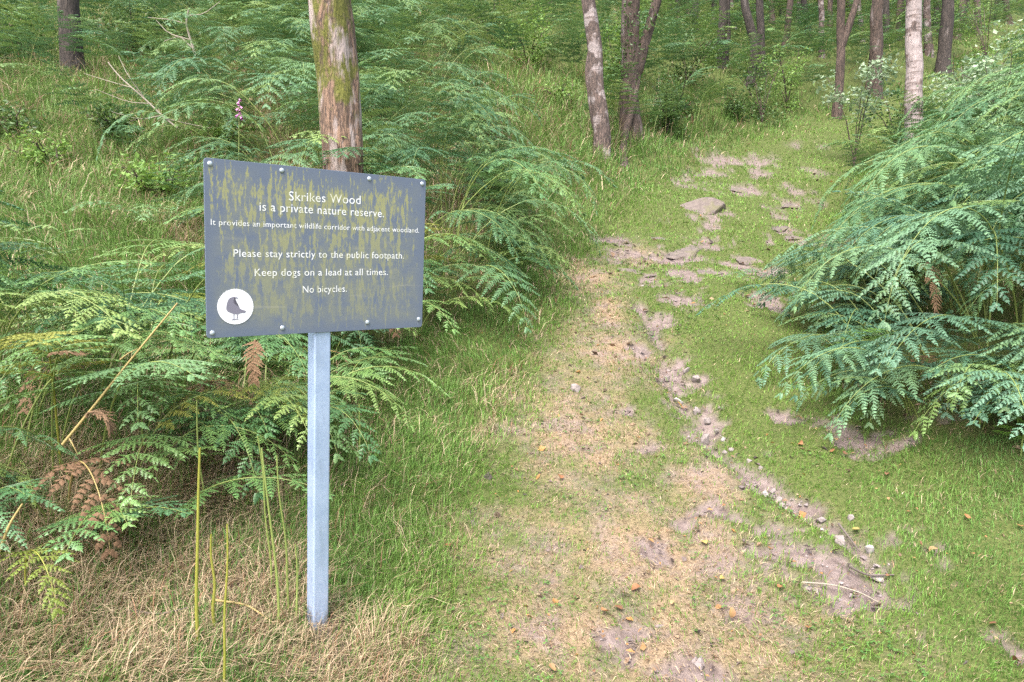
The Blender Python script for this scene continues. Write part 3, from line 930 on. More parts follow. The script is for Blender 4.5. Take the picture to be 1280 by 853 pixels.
# ------------------------------------------------------------------ trees
def trunk_data(pts, rads, n=14, amp=.08, seed=0, step=.12):
    P = np.array(pts, float); rr = np.array(rads, float)
    sl = np.r_[0, np.cumsum(np.linalg.norm(np.diff(P, axis=0), axis=1))]
    m_ = max(6, int(sl[-1] / step)); s = np.linspace(0, sl[-1], m_)
    # smooth interpolation through the points
    Q = np.stack([np.interp(s, sl, P[:, i]) for i in range(3)], 1); q = np.interp(s, sl, rr)
    for _ in range(3):
        Q[1:-1] = (Q[:-2] + 2 * Q[1:-1] + Q[2:]) / 4
    rs = np.random.default_rng(seed)
    Q[1:-1, :2] += np.c_[fbm(s * 1.5, s * 0 + seed, 3, 2) - .5, fbm(s * 1.5, s * 0 + seed + 50, 4, 2) - .5][1:-1] * .06
    V, F = tube(Q, q, n)
    an = np.tile(np.arange(n), m_); ri = np.repeat(np.arange(m_), n)
    wob = (fbm(np.cos(an / n * 6.283) * 2.2 + seed * 3.1 + 20, s[ri] * 1.3 + np.sin(an / n * 6.283) * 2.2, seed + 5, 4) - .5) * 2
    cen = Q[ri]
    V = cen + (V - cen) * (1 + amp * 2 * wob)[:, None]
    return V, F, Q, q


def leaf_cloud(cent, per, spread, size, seed, flat=.6):
    r = np.random.default_rng(seed); cent = np.asarray(cent)
    n = len(cent) * per
    c = np.repeat(cent, per, 0) + r.normal(0, 1, (n, 3)) * np.array([spread, spread, spread * .6])
    a = r.normal(0, 1, (n, 3)); a[:, 2] *= flat; a /= np.linalg.norm(a, axis=1)[:, None]
    b = np.cross(a, np.array([0, 0, 1.]) + r.normal(0, .45, (n, 3))); b /= np.linalg.norm(b, axis=1)[:, None]
    l = (size * r.uniform(.6, 1.3, n))[:, None]
    nn = np.cross(a, b)
    V = np.stack([c, c + a * l * .5 + b * l * .33 + nn * l * .08, c + a * l - nn * l * .1, c + a * l * .5 - b * l * .33 + nn * l * .08], 1).reshape(-1, 3)
    i = np.arange(n) * 4
    return V, np.concatenate([np.stack([i, i + 1, i + 2], -1), np.stack([i, i + 2, i + 3], -1)])


def tree(label, base, lean_pt, r0, mat, H=8.5, seed=0, group=None, n=14, amp=.08, forks=(), crown=True, bends=None, cat='tree', crown_from=.45, flare=1.35, step=.12, name='tree', leafmat=None, per=22):
    """base: ground point; lean_pt: a second point on the trunk axis higher up"""
    rs = np.random.default_rng(seed + 900)
    B0 = np.array(base, float); L1 = np.array(lean_pt, float)
    root = empty(name, B0)
    tag(root, label, cat, group)
    dv = (L1 - B0); h1 = dv[2]
    mids = bends or []
    pts = [np.array([0, 0, -.25]), np.array([0, 0, .0])] + [np.array(m_) for m_ in mids] + [dv]
    rad = [r0 * flare * 1.1, r0 * flare] + [r0 * 1.0] * len(mids) + [r0 * .92]
    if not mids:
        pts.insert(2, dv * .22); rad.insert(2, r0 * 1.04)
    end = dv + np.array([dv[0] / max(h1, .5) * .4 * (H - h1), dv[1] / max(h1, .5) * .3 * (H - h1), max(H - h1, 1)])
    pts.append((dv + end) / 2 + rs.normal(0, .12, 3)); rad.append(r0 * .6)
    pts.append(end); rad.append(r0 * .15)
    V, F, Q, q = trunk_data(pts, rad, n, amp, seed, step)
    tk = link('trunk', np_mesh('trunk', V, [F], mat, True), root)
    for fk in forks:      # second stems, given as points relative to the base
        fp, fr_ = fk
        V, F, _, _ = trunk_data(fp, fr_, max(8, n - 4), amp, seed + 31, step)
        link('stem', np_mesh('stem', V, [F], mat, True), root)
    if crown:
        parts = []; tips = []
        nb = 9
        for b in range(nb):
            f = crown_from + (1 - crown_from) * (b + rs.uniform(0, .6)) / nb
            i = int(min(f, .96) * (len(Q) - 1)); p0 = Q[i]
            az = b * 2.4 + rs.uniform(-.4, .4); ln = (1 - f * .6) * rs.uniform(1.4, 2.4)
            d_ = np.array([math.cos(az), math.sin(az), rs.uniform(.25, .8)])
            t_ = np.linspace(0, 1, 6)[:, None]
            pp = p0 + d_ * ln * t_ + np.array([0, 0, -.25]) * t_ ** 2 * ln + rs.normal(0, .05, (6, 3)) * t_
            parts.append(tube(pp, np.linspace(max(q[i] * .5, .012), .006, 6), 5))
            tips += [pp[3], pp[4], pp[5], (pp[4] + pp[5]) / 2 + rs.normal(0, .2, 3)]
        V, F = merge(parts)
        link('branches', np_mesh('branches', V, F, mat, True), root)
        V, F = leaf_cloud(tips, per, .38, .075, seed)
        link('crown', np_mesh('crown', V, [F], leafmat or M['leaf']), root)
    return root


def px_r(wpx, d):
    return wpx / 2 / FPX * d


def stand(px, py, tx, wpx, label, mat, d=None, ty=-15, **kw):
    """a tree whose foot is seen (or lies, at depth d) below photo pixel (px, py) and whose axis passes (tx, ty)"""
    if d is None:
        b = ground_at(px, py)
    else:
        b = at(px, py, d); b[2] = gz(b[0], b[1])
    b[2] = gz(b[0], b[1])
    top = at(tx, ty, b[1])
    if top[2] < b[2] + .6: top = b + np.array([(tx - px) / FPX * b[1], 0, 1.4])
    return tree(label, b, top, px_r(wpx, b[1]), mat, **kw)


# the large mossy trunk behind the sign
b = at(430, 230, 6.0); b[2] = gz(b[0], b[1])
tp = at(413, -10, 6.0)
bend = [np.array([.0, 0, .35]), at(431, 190, 6.0) - b, at(424, 120, 6.0) - b, at(416, 50, 6.0) - b]
tree('thick mossy trunk with flaking pinkish bark directly behind the sign', b, tp, px_r(51, 6.0), M['bark_mossy'], H=9.5, seed=3, n=48, amp=.085, bends=bend, step=.035, flare=1.3)
stand(91, 95, 87, 24, 'dark straight trunk standing alone on the bank at the upper left', M['bark_dark'], seed=4, n=24, step=.06, H=9)

# twin stems beside the path
b = ground_at(753, 197); b[2] = gz(*b[:2]); D = b[1]
bend = [at(748, 120, D) - b, at(742, 60, D) - b]
tree('leaning pale birch with peeling bark left of the path', b, at(733, -12, D), px_r(17, D), M['bark_birch_dark'], H=9, seed=5, n=22, bends=bend, step=.05,
     forks=[([at(756, 200, D + .1) - b, at(742, 128, D + .15) - b, at(737, 90, D + .2) - b, at(741, 50, D + .2) - b], [.09, .085, .075, .06])])
b = ground_at(789, 172); b[2] = gz(*b[:2]); D = b[1]
bend = [at(786, 120, D) - b, at(789, 60, D) - b]
t4 = tree('dark forked trunk wrapped in leafy shoots beside the pale birch', b, at(790, -12, D), px_r(23, D), M['bark_brown'], H=9, seed=6, n=22, bends=bend, step=.05,
          forks=[([at(795, 90, D) - b, at(812, 40, D) - b, at(826, -15, D) - b], [.11, .09, .08]),
                 ([np.r_[(ground_at(779, 208) - b)[:2], (ground_at(779, 208) - b)[2] - .05], at(783, 165, D - .4) - b, at(792, 128, D - .2) - b, at(798, 85, D) - b], [.075, .06, .055, .05])])
rs = np.random.default_rng(3)
cc = [at(790 + rs.normal(0, 14), 45 + rs.uniform(-45, 60), D - .15 + rs.normal(0, .15)) - b for _ in range(26)]
V, F = leaf_cloud(cc, 26, .12, .055, 66)
link('foliage', np_mesh('foliage', V, [F], M['leaf']), t4)

# birch above the right hand thicket
stand(1146, 158, 1143, 19, 'white birch trunk with dark scars rising from the right thicket', M['bark_birch'], d=11, seed=7, n=24, step=.05, H=9)

MAIN = [(901, 84, 904, 12, 'slim dark trunk with a paler twin stem on the bank left of centre', 'bark_dark'),
        (936, 106, 928, 12, 'crooked dark trunk bending left above the path bend', 'bark_dark'),
        (952, 97, 949, 11, 'dark upright trunk close behind the crooked one', 'bark_dark'),
        (1046, 148, 1050, 12, 'slender leaning brown trunk at the top edge of the path', 'bark_brown'),
        (1092, 118, 1098, 18, 'stout brown trunk behind the pale leaved sapling', 'bark_brown'),
        (1028, 72, 1027, 8, 'thin grey birch trunk between the brown trunks', 'bark_birch_dark'),
        (870, 40, 869, 9, 'thin dark trunk far back beside the slim twin stemmed one', 'bark_dark'),
        (1178, 95, 1186, 17, 'dark brown trunk just right of the white birch', 'bark_dark'),
        (981, 62, 990, 9, 'thin leaning grey trunk among shrubs at the wood edge', 'bark_brown')]
for i, (px, py, tx, w, lb, mt) in enumerate(MAIN):
    kw = {}
    if i == 0:
        b = ground_at(px, py); D = b[1]
        kw['forks'] = [([at(908, 78, D) - b, at(909, 40, D) - b, at(912, -12, D) - b], [.06, .055, .05])]
    if i == 1:
        b = ground_at(px, py); D = b[1]
        kw['bends'] = [at(942, 75, D) - b, at(944, 55, D) - b, at(935, 25, D) - b]
    if i == 3:
        b = ground_at(px, py); D = b[1]
        kw['bends'] = [at(1049, 110, D) - b, at(1051, 70, D) - b]
        kw['forks'] = [([at(1051, 60, D) - b, at(1062, 28, D) - b, at(1076, -12, D) - b], [.08, .075, .06])]
    stand(px, py, tx, w * .82, lb, M[mt], seed=20 + i, n=14, step=.08, H=8.5, **kw)

far_lbl = 'slender dark trunk standing far back in the wood above the path'
FAR = [(848, 22, 9), (862, 18, 7), (890, 30, 9), (918, 36, 10), (922, 20, 7), (965, 30, 8), (978, 22, 7), (998, 28, 7), (1012, 46, 9), (1038, 40, 8), (1066, 34, 9),
       (1078, 52, 8), (1108, 60, 9), (1120, 50, 9), (1132, 40, 8), (1162, 70, 11), (1168, 40, 8), (1196, 50, 10), (1206, 30, 8), (1222, 44, 9), (1240, 26, 8), (1262, 30, 9),
       (835, 14, 7), (818, 26, 8), (760, 8, 8), (688, 6, 8), (1275, 12, 8), (1152, 24, 7), (1092, 22, 7), (1050, 18, 7), (940, 16, 7), (905, 12, 6)]
for i, (px, py, w) in enumerate(FAR):
    stand(px, py, px + random.uniform(-10, 12), w * .75, far_lbl, M[['bark_dark', 'bark_brown', 'bark_dark', 'bark_birch_dark'][i % 4]], seed=60 + i, n=9, step=.25, H=8,
          group='slender trunks far back in the wood', per=9)

# ------------------------------------------------------------------ shrubs, saplings
def shrub(px, py, d, w, h, mat, label, seed, n=40, per=24, leaf=.06, name='shrub', stems=5, cat='shrub', hover=0.0, group=None):
    rs = np.random.default_rng(seed)
    b = at(px, py, d) if d else ground_at(px, py)
    b[2] = gz(b[0], b[1])
    root = empty(name, b); tag(root, label, cat, group)
    parts = []; cents = []
    for s in range(stems):
        az = rs.uniform(0, 6.28); rr = w * rs.uniform(.3, .9)
        e = np.array([math.cos(az) * rr, math.sin(az) * rr, h * rs.uniform(.7, 1.0)])
        t_ = np.linspace(0, 1, 7)[:, None]
        pp = e * t_ * np.array([1, 1, 1]) + rs.normal(0, .03, (7, 3)) * t_; pp[:, :2] *= t_ ** .5
        parts.append(tube(pp, np.linspace(.014, .004, 7), 5))
        for k in range(max(1, n // stems)):
            f = rs.uniform(hover, 1); i = f * 6; i0 = int(min(i, 5))
            cents.append(pp[i0] + (pp[i0 + 1] - pp[i0]) * (i - i0) + rs.normal(0, w * .2, 3))
    V, F = merge(parts); link('stems', np_mesh('stems', V, F, M['bark_brown'], True), root)
    V, F = leaf_cloud(cents, per, w * .13, leaf, seed + 1); link('foliage', np_mesh('foliage', V, [F], mat), root)
    return root


shrub(1072, 128, 12.5, .62, 2.0, M['leaf_pale'], 'sapling with pale glossy leaves in front of the stout brown trunk', 5, 40, 16, .085, 'sapling', 4, 'sapling', .66)
shrub(955, 92, 15, .7, 1.3, M['leaf'], 'thin leafy shrub between dark trunks above the path', 6, 40, 22, .06)
shrub(986, 90, 16, .8, 1.3, M['leaf_bright'], 'light green shrub beneath the leaning grey trunk', 7, 40, 22, .06)
shrub(1128, 105, 12.5, .7, 1.2, M['leaf'], 'leafy shrub tucked behind the white birch trunk', 8, 40, 22, .06)
shrub(1215, 110, 10.5, .9, 1.5, M['leaf_pale'], 'grey green shrub hanging over the bracken at the upper right', 9, 70, 24, .07)
shrub(1262, 90, 9.5, .9, 1.6, M['leaf_pale'], 'grey green shrub at the upper right corner above the thicket', 10, 70, 24, .07)
shrub(835, 85, 13.5, .7, 1.0, M['leaf'], 'dark leafy shrub right of the forked trunk', 11, 50, 26, .06)
shrub(860, 60, 16, .9, 1.2, M['leaf'], 'rounded dark shrub on the bank above the forked trunk', 12, 60, 24, .06)
shrub(770, 60, 15.5, .9, 1.3, M['leaf_bright'], 'light green bush between the pale birch and the forked trunk', 13, 60, 24, .07)
shrub(660, 60, 16, 1.0, .8, M['leaf_bright'], 'low bright green bush at the top of the grassy bank', 14, 60, 24, .07)
shrub(610, 25, 18, 1.1, 1.2, M['leaf'], 'dark bush at the skyline left of the grassy bank', 15, 60, 24, .07)
shrub(340, 12, 17, 1.2, 1.2, M['leaf'], 'dark bush above the sign near the top edge', 16, 60, 24, .07)
shrub(500, 12, 19, 1.2, 1.2, M['leaf'], 'dark bush right of the mossy trunk near the top edge', 17, 60, 24, .07)
shrub(30, 45, 13, 1.0, 1.0, M['leaf'], 'dark bush at the upper left corner by the lone trunk', 18, 60, 24, .07)
shrub(160, 25, 14, 1.0, 1.0, M['leaf'], 'dark bush right of the lone trunk at the upper left', 19, 60, 24, .07)

for i, (px, py, w_, lb) in enumerate([(65, 215, .5, 'low leafy plant in the meadow below the lone trunk'), (145, 175, .45, 'low leafy plant beside the fallen branch'), (195, 250, .4, 'low leafy plant left of the sign top'),
        (20, 175, .5, 'low leafy plant at the left edge of the meadow'), (275, 190, .45, 'low leafy plant under the foxglove'), (850, 145, .5, 'low leafy plant on the bank left of the path bend'), (700, 130, .5, 'low leafy plant left of the pale birch'), (920, 150, .45, 'low leafy plant at the foot of the crooked trunk')]):
    shrub(px, py, None, w_, .35, M['leaf'] if i % 2 else M['leaf_bright'], lb, 700 + i, 44, 14, .06, 'leafy_plant', 8, 'plant', .3)
BACK = [(600, 2, 24), (560, 8, 26), (690, 12, 23), (850, 20, 25), (915, 30, 26), (965, 25, 25), (1020, 25, 26), (1065, 25, 26), (1110, 30, 25), (1180, 30, 25), (1235, 40, 22), (420, 5, 24), (250, 8, 20), (1010, 10, 30), (940, 8, 30), (1100, 10, 30), (870, 6, 30), (1060, 8, 32)]
for i, (px, py, d_) in enumerate(BACK):
    shrub(px, py, d_, 1.3 + .3 * (i % 3), 2.0 + .5 * (i % 4), M['leaf'] if i % 2 else M['leaf_bright'], 'leafy shrub filling the back of the wood between slender trunks', 600 + i, 40, 22, .07, stems=6, group='leafy shrubs at the back of the wood')

# ------------------------------------------------------------------ the sign
W_, H_ = .858, .60
sgn = empty('notice_sign', (-.69207, 2.66732, 1.52824))
a_, b_, c_ = .68696, .05413, .01409
sgn.rotation_mode = 'QUATERNION'
SM = (Matrix.Rotation(a_, 4, 'Z') @ Matrix.Rotation(b_, 4, 'X') @ Matrix.Rotation(c_, 4, 'Y'))
sgn.rotation_quaternion = SM.to_quaternion()
tag(sgn, 'weathered grey nature reserve notice with white lettering on a square galvanised post', 'sign')
SMI = np.array(SM.to_3x3().inverted()); SLOC = np.array([-.69207, 2.66732, 1.52824])


def on_panel(px, py):
    """photo pixel -> panel coordinates (x right, z up)"""
    o_ = SMI @ (np.array([0, 0, 1.5]) - SLOC); d_ = SMI @ ray(px, py)
    t = -o_[1] / d_[1]; q = o_ + d_ * t
    return q[0], q[2]


def zoomed(zx, zy):
    return on_panel(230 + zx / 3.2818, 180 + zy / 3.2808)


def bm_obj(name, bm, mat, parent=None, smooth=False):
    me = bpy.data.meshes.new(name); bm.to_mesh(me); bm.free(); me.materials.append(mat)
    if smooth:
        for q in me.polygons: q.use_smooth = True
    return link(name, me, parent)


def rounded_slab(w, h, t, rad, seg=6):
    bm = bmesh.new(); vs = []
    for cx, cz, a0 in ((w / 2 - rad, h / 2 - rad, 0), (-w / 2 + rad, h / 2 - rad, 90), (-w / 2 + rad, -h / 2 + rad, 180), (w / 2 - rad, -h / 2 + rad, 270)):
        for k in range(seg + 1):
            an = R(a0 + 90 * k / seg); vs.append(bm.verts.new((cx + rad * math.cos(an), 0, cz + rad * math.sin(an))))
    f = bm.faces.new(vs)
    e = bmesh.ops.extrude_face_region(bm, geom=[f])
    bmesh.ops.translate(bm, verts=[q for q in e['geom'] if isinstance(q, bmesh.types.BMVert)], vec=(0, t, 0))
    bmesh.ops.recalc_face_normals(bm, faces=bm.faces)
    be = [q for q in bm.edges if abs(q.calc_face_angle(0)) > 1.2]
    bmesh.ops.bevel(bm, geom=be, offset=.0009, segments=2, affect='EDGES', profile=.5)
    return bm


m, nt, p, L = new_mat('weathered_panel')
tc = N(nt, 'ShaderNodeTexCoord')
def mp(scale, loc=(0, 0, 0)):
    q = N(nt, 'ShaderNodeMapping'); q.inputs['Scale'].default_value = scale; q.inputs['Location'].default_value = loc; L.new(tc.outputs['Object'], q.inputs['Vector']); return q.outputs[0]
streak = noise_node(nt, 1.0, 5, mp((60, 1, 13)), .6)
fine = noise_node(nt, 1.0, 4, mp((170, 1, 60)), .7)
big = noise_node(nt, 1.0, 3, mp((3.2, 1, 3.6), (4, 0, 2)), .5)
patchy = noise_node(nt, 1.0, 4, mp((11, 1, 13), (1, 0, 7)), .6)
grain = noise_node(nt, 1.0, 3, mp((260, 1, 200)), .7)
def mth(op, a, b, c_=None):
    q = N(nt, 'ShaderNodeMath', operation=op)
    for i, v_ in enumerate((a, b, c_)):
        if v_ is None: continue
        if hasattr(v_, 'is_output'): L.new(v_, q.inputs[i])
        else: q.inputs[i].default_value = v_
    return q.outputs[0]
sx = N(nt, 'ShaderNodeSeparateXYZ'); L.new(tc.outputs['Object'], sx.inputs[0])
# algae keeps off the rim of the panel
ex = mth('SUBTRACT', .43, mth('ABSOLUTE', sx.outputs['X'], 0)); ez = mth('SUBTRACT', .30, mth('ABSOLUTE', sx.outputs['Z'], 0))
em = mth('MINIMUM', ex, ez); er = N(nt, 'ShaderNodeMapRange'); L.new(em, er.inputs[0]); er.inputs[1].default_value = .0; er.inputs[2].default_value = .08
sc_ = mth('MULTIPLY_ADD', fine.outputs['Fac'], .5, mth('MULTIPLY_ADD', big.outputs['Fac'], .5, streak.outputs['Fac']))
al = ramp(nt, [(.92, 0.0), (1.18, 1.0)]); L.new(mth('MULTIPLY_ADD', er.outputs[0], .14, mth('SUBTRACT', sc_, .22)), al.inputs[0])
film = ramp(nt, [(.36, 0.0), (.58, .62)]); L.new(mth('MULTIPLY_ADD', grain.outputs['Fac'], .25, mth('SUBTRACT', patchy.outputs['Fac'], .12)), film.inputs[0])
fz = N(nt, 'ShaderNodeMapRange'); L.new(sx.outputs['Z'], fz.inputs[0]); fz.inputs[1].default_value = -.25; fz.inputs[2].default_value = .22; fz.inputs[3].default_value = 1.0; fz.inputs[4].default_value = .5
filmf = mth('MULTIPLY', mth('MULTIPLY', film.outputs[0], er.outputs[0]), fz.outputs[0])
base = mixc(nt, grain.outputs['Fac'], (.078, .098, .142), (.112, .134, .184))
c1 = mixc(nt, filmf, base, (.175, .178, .125))
alc = mixc(nt, fine.outputs['Fac'], (.185, .183, .10), (.285, .28, .11))
zr = N(nt, 'ShaderNodeMapRange'); L.new(sx.outputs['Z'], zr.inputs[0]); zr.inputs[1].default_value = -.2; zr.inputs[2].default_value = .16; zr.inputs[3].default_value = .38; zr.inputs[4].default_value = .9
alm = mth('MULTIPLY', al.outputs[0], zr.outputs[0])
c2 = mixc(nt, alm, c1, alc)
# pale scratched bands
hb = noise_node(nt, 1.0, 3, mp((2.4, 1, 42), (3, 0, 1))); hr = ramp(nt, [(.6, 0.0), (.68, .45)]); L.new(hb.outputs['Fac'], hr.inputs[0])
c3 = mixc(nt, mth('MULTIPLY', hr.outputs[0], filmf), c2, (.30, .285, .235))
L.new(c3, p.inputs['Base Color']); p.inputs['Roughness'].default_value = .5; p.inputs['Specular IOR Level'].default_value = .4
M['panel'] = m
panel = bm_obj('panel', rounded_slab(W_, H_, .006, .012), M['panel'], sgn)

# galvanised square post, hollow with a cap
m, nt, p, L = new_mat('galvanised_steel')
v = mapping(nt, (1, 1, 1)); vo = N(nt, 'ShaderNodeTexVoronoi'); vo.inputs['Scale'].default_value = 120; L.new(v, vo.inputs['Vector'])
n2 = noise_node(nt, 9, 4, v); rr_ = ramp(nt, [(.2, (.28, .37, .56)), (.8, (.42, .51, .71))]);  # steel tone has the sky's blue reflection put into its base colour
mm_ = N(nt, 'ShaderNodeMath', operation='MULTIPLY_ADD'); L.new(vo.outputs['Color'], mm_.inputs[0]); mm_.inputs[1].default_value = .3; L.new(n2.outputs['Fac'], mm_.inputs[2]); L.new(mm_.outputs[0], rr_.inputs[0])
L.new(rr_.outputs[0], p.inputs['Base Color']); p.inputs['Metallic'].default_value = .55; p.inputs['Roughness'].default_value = .5
tcg = N(nt, 'ShaderNodeTexCoord'); sg = N(nt, 'ShaderNodeSeparateXYZ'); L.new(tcg.outputs['Object'], sg.inputs[0])
spl = N(nt, 'ShaderNodeMapRange'); L.new(sg.outputs['Z'], spl.inputs[0]); spl.inputs[1].default_value = -1.55; spl.inputs[2].default_value = -1.33; spl.inputs[3].default_value = .42; spl.inputs[4].default_value = -.25
nsp = noise_node(nt, 45, 6, mapping(nt, (1, 1, .5)), .7)
adg = N(nt, 'ShaderNodeMath', operation='ADD'); L.new(spl.outputs[0], adg.inputs[0]); L.new(nsp.outputs['Fac'], adg.inputs[1])
rg = ramp(nt, [(.56, 0.0), (.78, .85)]); L.new(adg.outputs[0], rg.inputs[0])
nst = noise_node(nt, 14, 6, mapping(nt, (1.6, 1.6, .35)), .65); rst = ramp(nt, [(.5, 0.0), (.72, .5)]); L.new(nst.outputs['Fac'], rst.inputs[0])
cg = mixc(nt, rst.outputs[0], rr_.outputs[0], (.22, .27, .36))
L.new(mixc(nt, rg.outputs[0], cg, (.14, .11, .075)), p.inputs['Base Color'])
M['galv'] = m
PW = .066
bm = bmesh.new()
bmesh.ops.create_cube(bm, size=1)
bmesh.ops.scale(bm, vec=(PW, PW, 1.24 + .52 + .25), verts=bm.verts)
bmesh.ops.bevel(bm, geom=[e for e in bm.edges if abs((e.verts[0].co - e.verts[1].co).z) > .5], offset=.007, segments=4, affect='EDGES', profile=.5)
top_z = .25; bot = -.3 - 1.24 - .25
bmesh.ops.translate(bm, verts=bm.verts, vec=(-.0057, .0063 + PW / 2 + .001, (top_z + bot) / 2))
post = bm_obj('post', bm, M['galv'], sgn)
M['bolt'] = plain('bolt_zinc', (.36, .40, .44), .5, .4)
for zx, zy in ((106, 81), (401, 106), (760, 136), (981, 155), (110, 777), (403, 755), (752, 732), (968, 719)):
    x_, z_ = zoomed(zx, zy)
    x_ = max(-W_ / 2 + .018, min(W_ / 2 - .018, x_)); z_ = max(-H_ / 2 + .018, min(H_ / 2 - .018, z_))
    bm = bmesh.new()
    bmesh.ops.create_uvsphere(bm, u_segments=16, v_segments=8, radius=.0088)
    for q in bm.verts: q.co.y = q.co.y * .55 if q.co.y < 0 else 0.002
    bmesh.ops.translate(bm, verts=bm.verts, vec=(x_, -.0005, z_))
    bm_obj('bolt', bm, M['bolt'], sgn, True)

# lettering
m, nt, p, L = new_mat('white_lettering')
v = mapping(nt, (60, 1, 13)); n1 = noise_node(nt, 1.0, 5, v, .6); r1 = ramp(nt, [(.46, (.62, .62, .64)), (.66, (.40, .39, .24))]); L.new(n1.outputs['Fac'], r1.inputs[0])
L.new(r1.outputs[0], p.inputs['Base Color']); p.inputs['Roughness'].default_value = .5
M['white'] = m
deps = bpy.context.evaluated_depsgraph_get()


def text_line(txt, zl, zr, cap):
    cu = bpy.data.curves.new('lettering', 'FONT'); cu.body = txt; cu.size = 1.0; cu.resolution_u = 4; cu.offset = 0; cu.space_character = 1.06
    to = bpy.data.objects.new('lettering', cu); C.objects.link(to)
    bpy.context.view_layer.update()
    me = bpy.data.meshes.new_from_object(to.evaluated_get(bpy.context.evaluated_depsgraph_get()))
    bpy.data.objects.remove(to); bpy.data.curves.remove(cu)
    co = np.zeros(len(me.vertices) * 3, np.float32); me.vertices.foreach_get('co', co); co = co.reshape(-1, 3)
    x0, x1 = co[:, 0].min(), co[:, 0].max()
    (ax, az_), (bx, bz) = zoomed(*zl), zoomed(*zr)
    sxx = (bx - ax) / (x1 - x0); szz = cap / .73
    X_ = ax + (co[:, 0] - x0) * sxx; Z_ = az_ + (bz - az_) * (co[:, 0] - x0) / (x1 - x0) * .5 + co[:, 1] * szz
    out = np.c_[X_, np.full(len(X_), -.0006), Z_].astype(np.float32)
    me.vertices.foreach_set('co', out.ravel()); me.update()
    me.materials.clear(); me.materials.append(M['white'])
    # a little thickness
    bm = bmesh.new(); bm.from_mesh(me)
    bmesh.ops.triangulate(bm, faces=bm.faces)
    g = bmesh.ops.extrude_face_region(bm, geom=bm.faces[:])
    bmesh.ops.translate(bm, verts=[q for q in g['geom'] if isinstance(q, bmesh.types.BMVert)], vec=(0, .0003, 0))
    bmesh.ops.recalc_face_normals(bm, faces=bm.faces)
    bm.to_mesh(me); bm.free()
    return link('lettering', me, sgn)


text_line('Skrikes Wood', (430, 232), (724, 243), .0335)
text_line('is a private nature reserve.', (310, 274), (820, 299), .0320)
text_line('It provides an important wildlife corridor with adjacent woodland.', (110, 332), (964, 361), .0205)
text_line('Please stay strictly to the public footpath.', (203, 463), (902, 468), .0270)
text_line('Keep dogs on a lead at all times.', (290, 542), (836, 535), .0270)
text_line('No bicycles.', (487, 611), (668, 605), .0265)

# round emblem with a perching crow like bird
ex_, ez_ = zoomed(210, 667); l_, _ = zoomed(134, 667); r_, _ = zoomed(286, 667); _, t_ = zoomed(210, 597); _, bb_ = zoomed(210, 738)
er_ = ((r_ - l_) / 2 + (t_ - bb_) / 2) / 2; ex_ = (l_ + r_) / 2; ez_ = (t_ + bb_) / 2


def disc(name, cx, cz, rad, y0, th, mat, n=48, parent=None, inner=0):
    bm = bmesh.new()
    vs = [bm.verts.new((cx + rad * math.cos(k / n * 6.28318), y0, cz + rad * math.sin(k / n * 6.28318))) for k in range(n)]
    if inner:
        wi = [bm.verts.new((cx + inner * math.cos(k / n * 6.28318), y0, cz + inner * math.sin(k / n * 6.28318))) for k in range(n)]
        fs = [bm.faces.new((vs[k], vs[(k + 1) % n], wi[(k + 1) % n], wi[k])) for k in range(n)]
    else:
        fs = [bm.faces.new(vs)]
    g = bmesh.ops.extrude_face_region(bm, geom=fs)
    bmesh.ops.translate(bm, verts=[q for q in g['geom'] if isinstance(q, bmesh.types.BMVert)], vec=(0, th, 0))
    bmesh.ops.recalc_face_normals(bm, faces=bm.faces)
    return bm_obj(name, bm, mat, parent)


M['emblem'] = plain('emblem_white', (.72, .72, .74), .5)
M['emblem_grey'] = plain('emblem_ring', (.62, .62, .66), .5)
M['bird'] = plain('bird_grey', (.15, .14, .18), .6)
emb = disc('emblem', ex_, ez_, er_, -.0014, .001, M['emblem'], parent=sgn)
disc('ring', ex_, ez_, er_ * .90, -.0018, .0003, M['emblem_grey'], parent=emb, inner=er_ * .885)
# outline read from the emblem: (x, y) in its zoomed picture, centre (367, 411), radius 213
BIRD = [(402, 316), (386, 302), (352, 295), (322, 300), (300, 309), (284, 324), (272, 348), (263, 380), (257, 412), (257, 442), (270, 464), (292, 476), (320, 488), (345, 496), (372, 500),
        (398, 500), (424, 490), (450, 486), (474, 490), (492, 468), (476, 458), (442, 448), (417, 432), (400, 410), (378, 390), (350, 376), (338, 360), (336, 344), (350, 332), (372, 318)]
LEGS = [[(340, 490), (352, 494), (349, 562), (340, 562)], [(384, 496), (396, 496), (386, 560), (377, 560)], [(320, 556), (364, 556), (364, 566), (320, 566)], [(360, 552), (398, 552), (398, 562), (360, 562)]]
bm = bmesh.new()
for poly_ in [BIRD] + LEGS:
    yy = -.0020 - .0001 * (poly_ is not BIRD) - .0001 * ((LEGS.index(poly_) > 1) if poly_ is not BIRD else 0)
    vs = [bm.verts.new((ex_ + (q[0] - 367) / 213 * er_, yy, ez_ - (q[1] - 411) / 205 * er_)) for q in poly_]
    bm.faces.new(vs)
bmesh.ops.triangulate(bm, faces=bm.faces[:], ngon_method='EAR_CLIP')
g = bmesh.ops.extrude_face_region(bm, geom=bm.faces[:])
bmesh.ops.translate(bm, verts=[q for q in g['geom'] if isinstance(q, bmesh.types.BMVert)], vec=(0, .0005, 0))
bmesh.ops.recalc_face_normals(bm, faces=bm.faces)
bm_obj('bird', bm, M['bird'], emb)

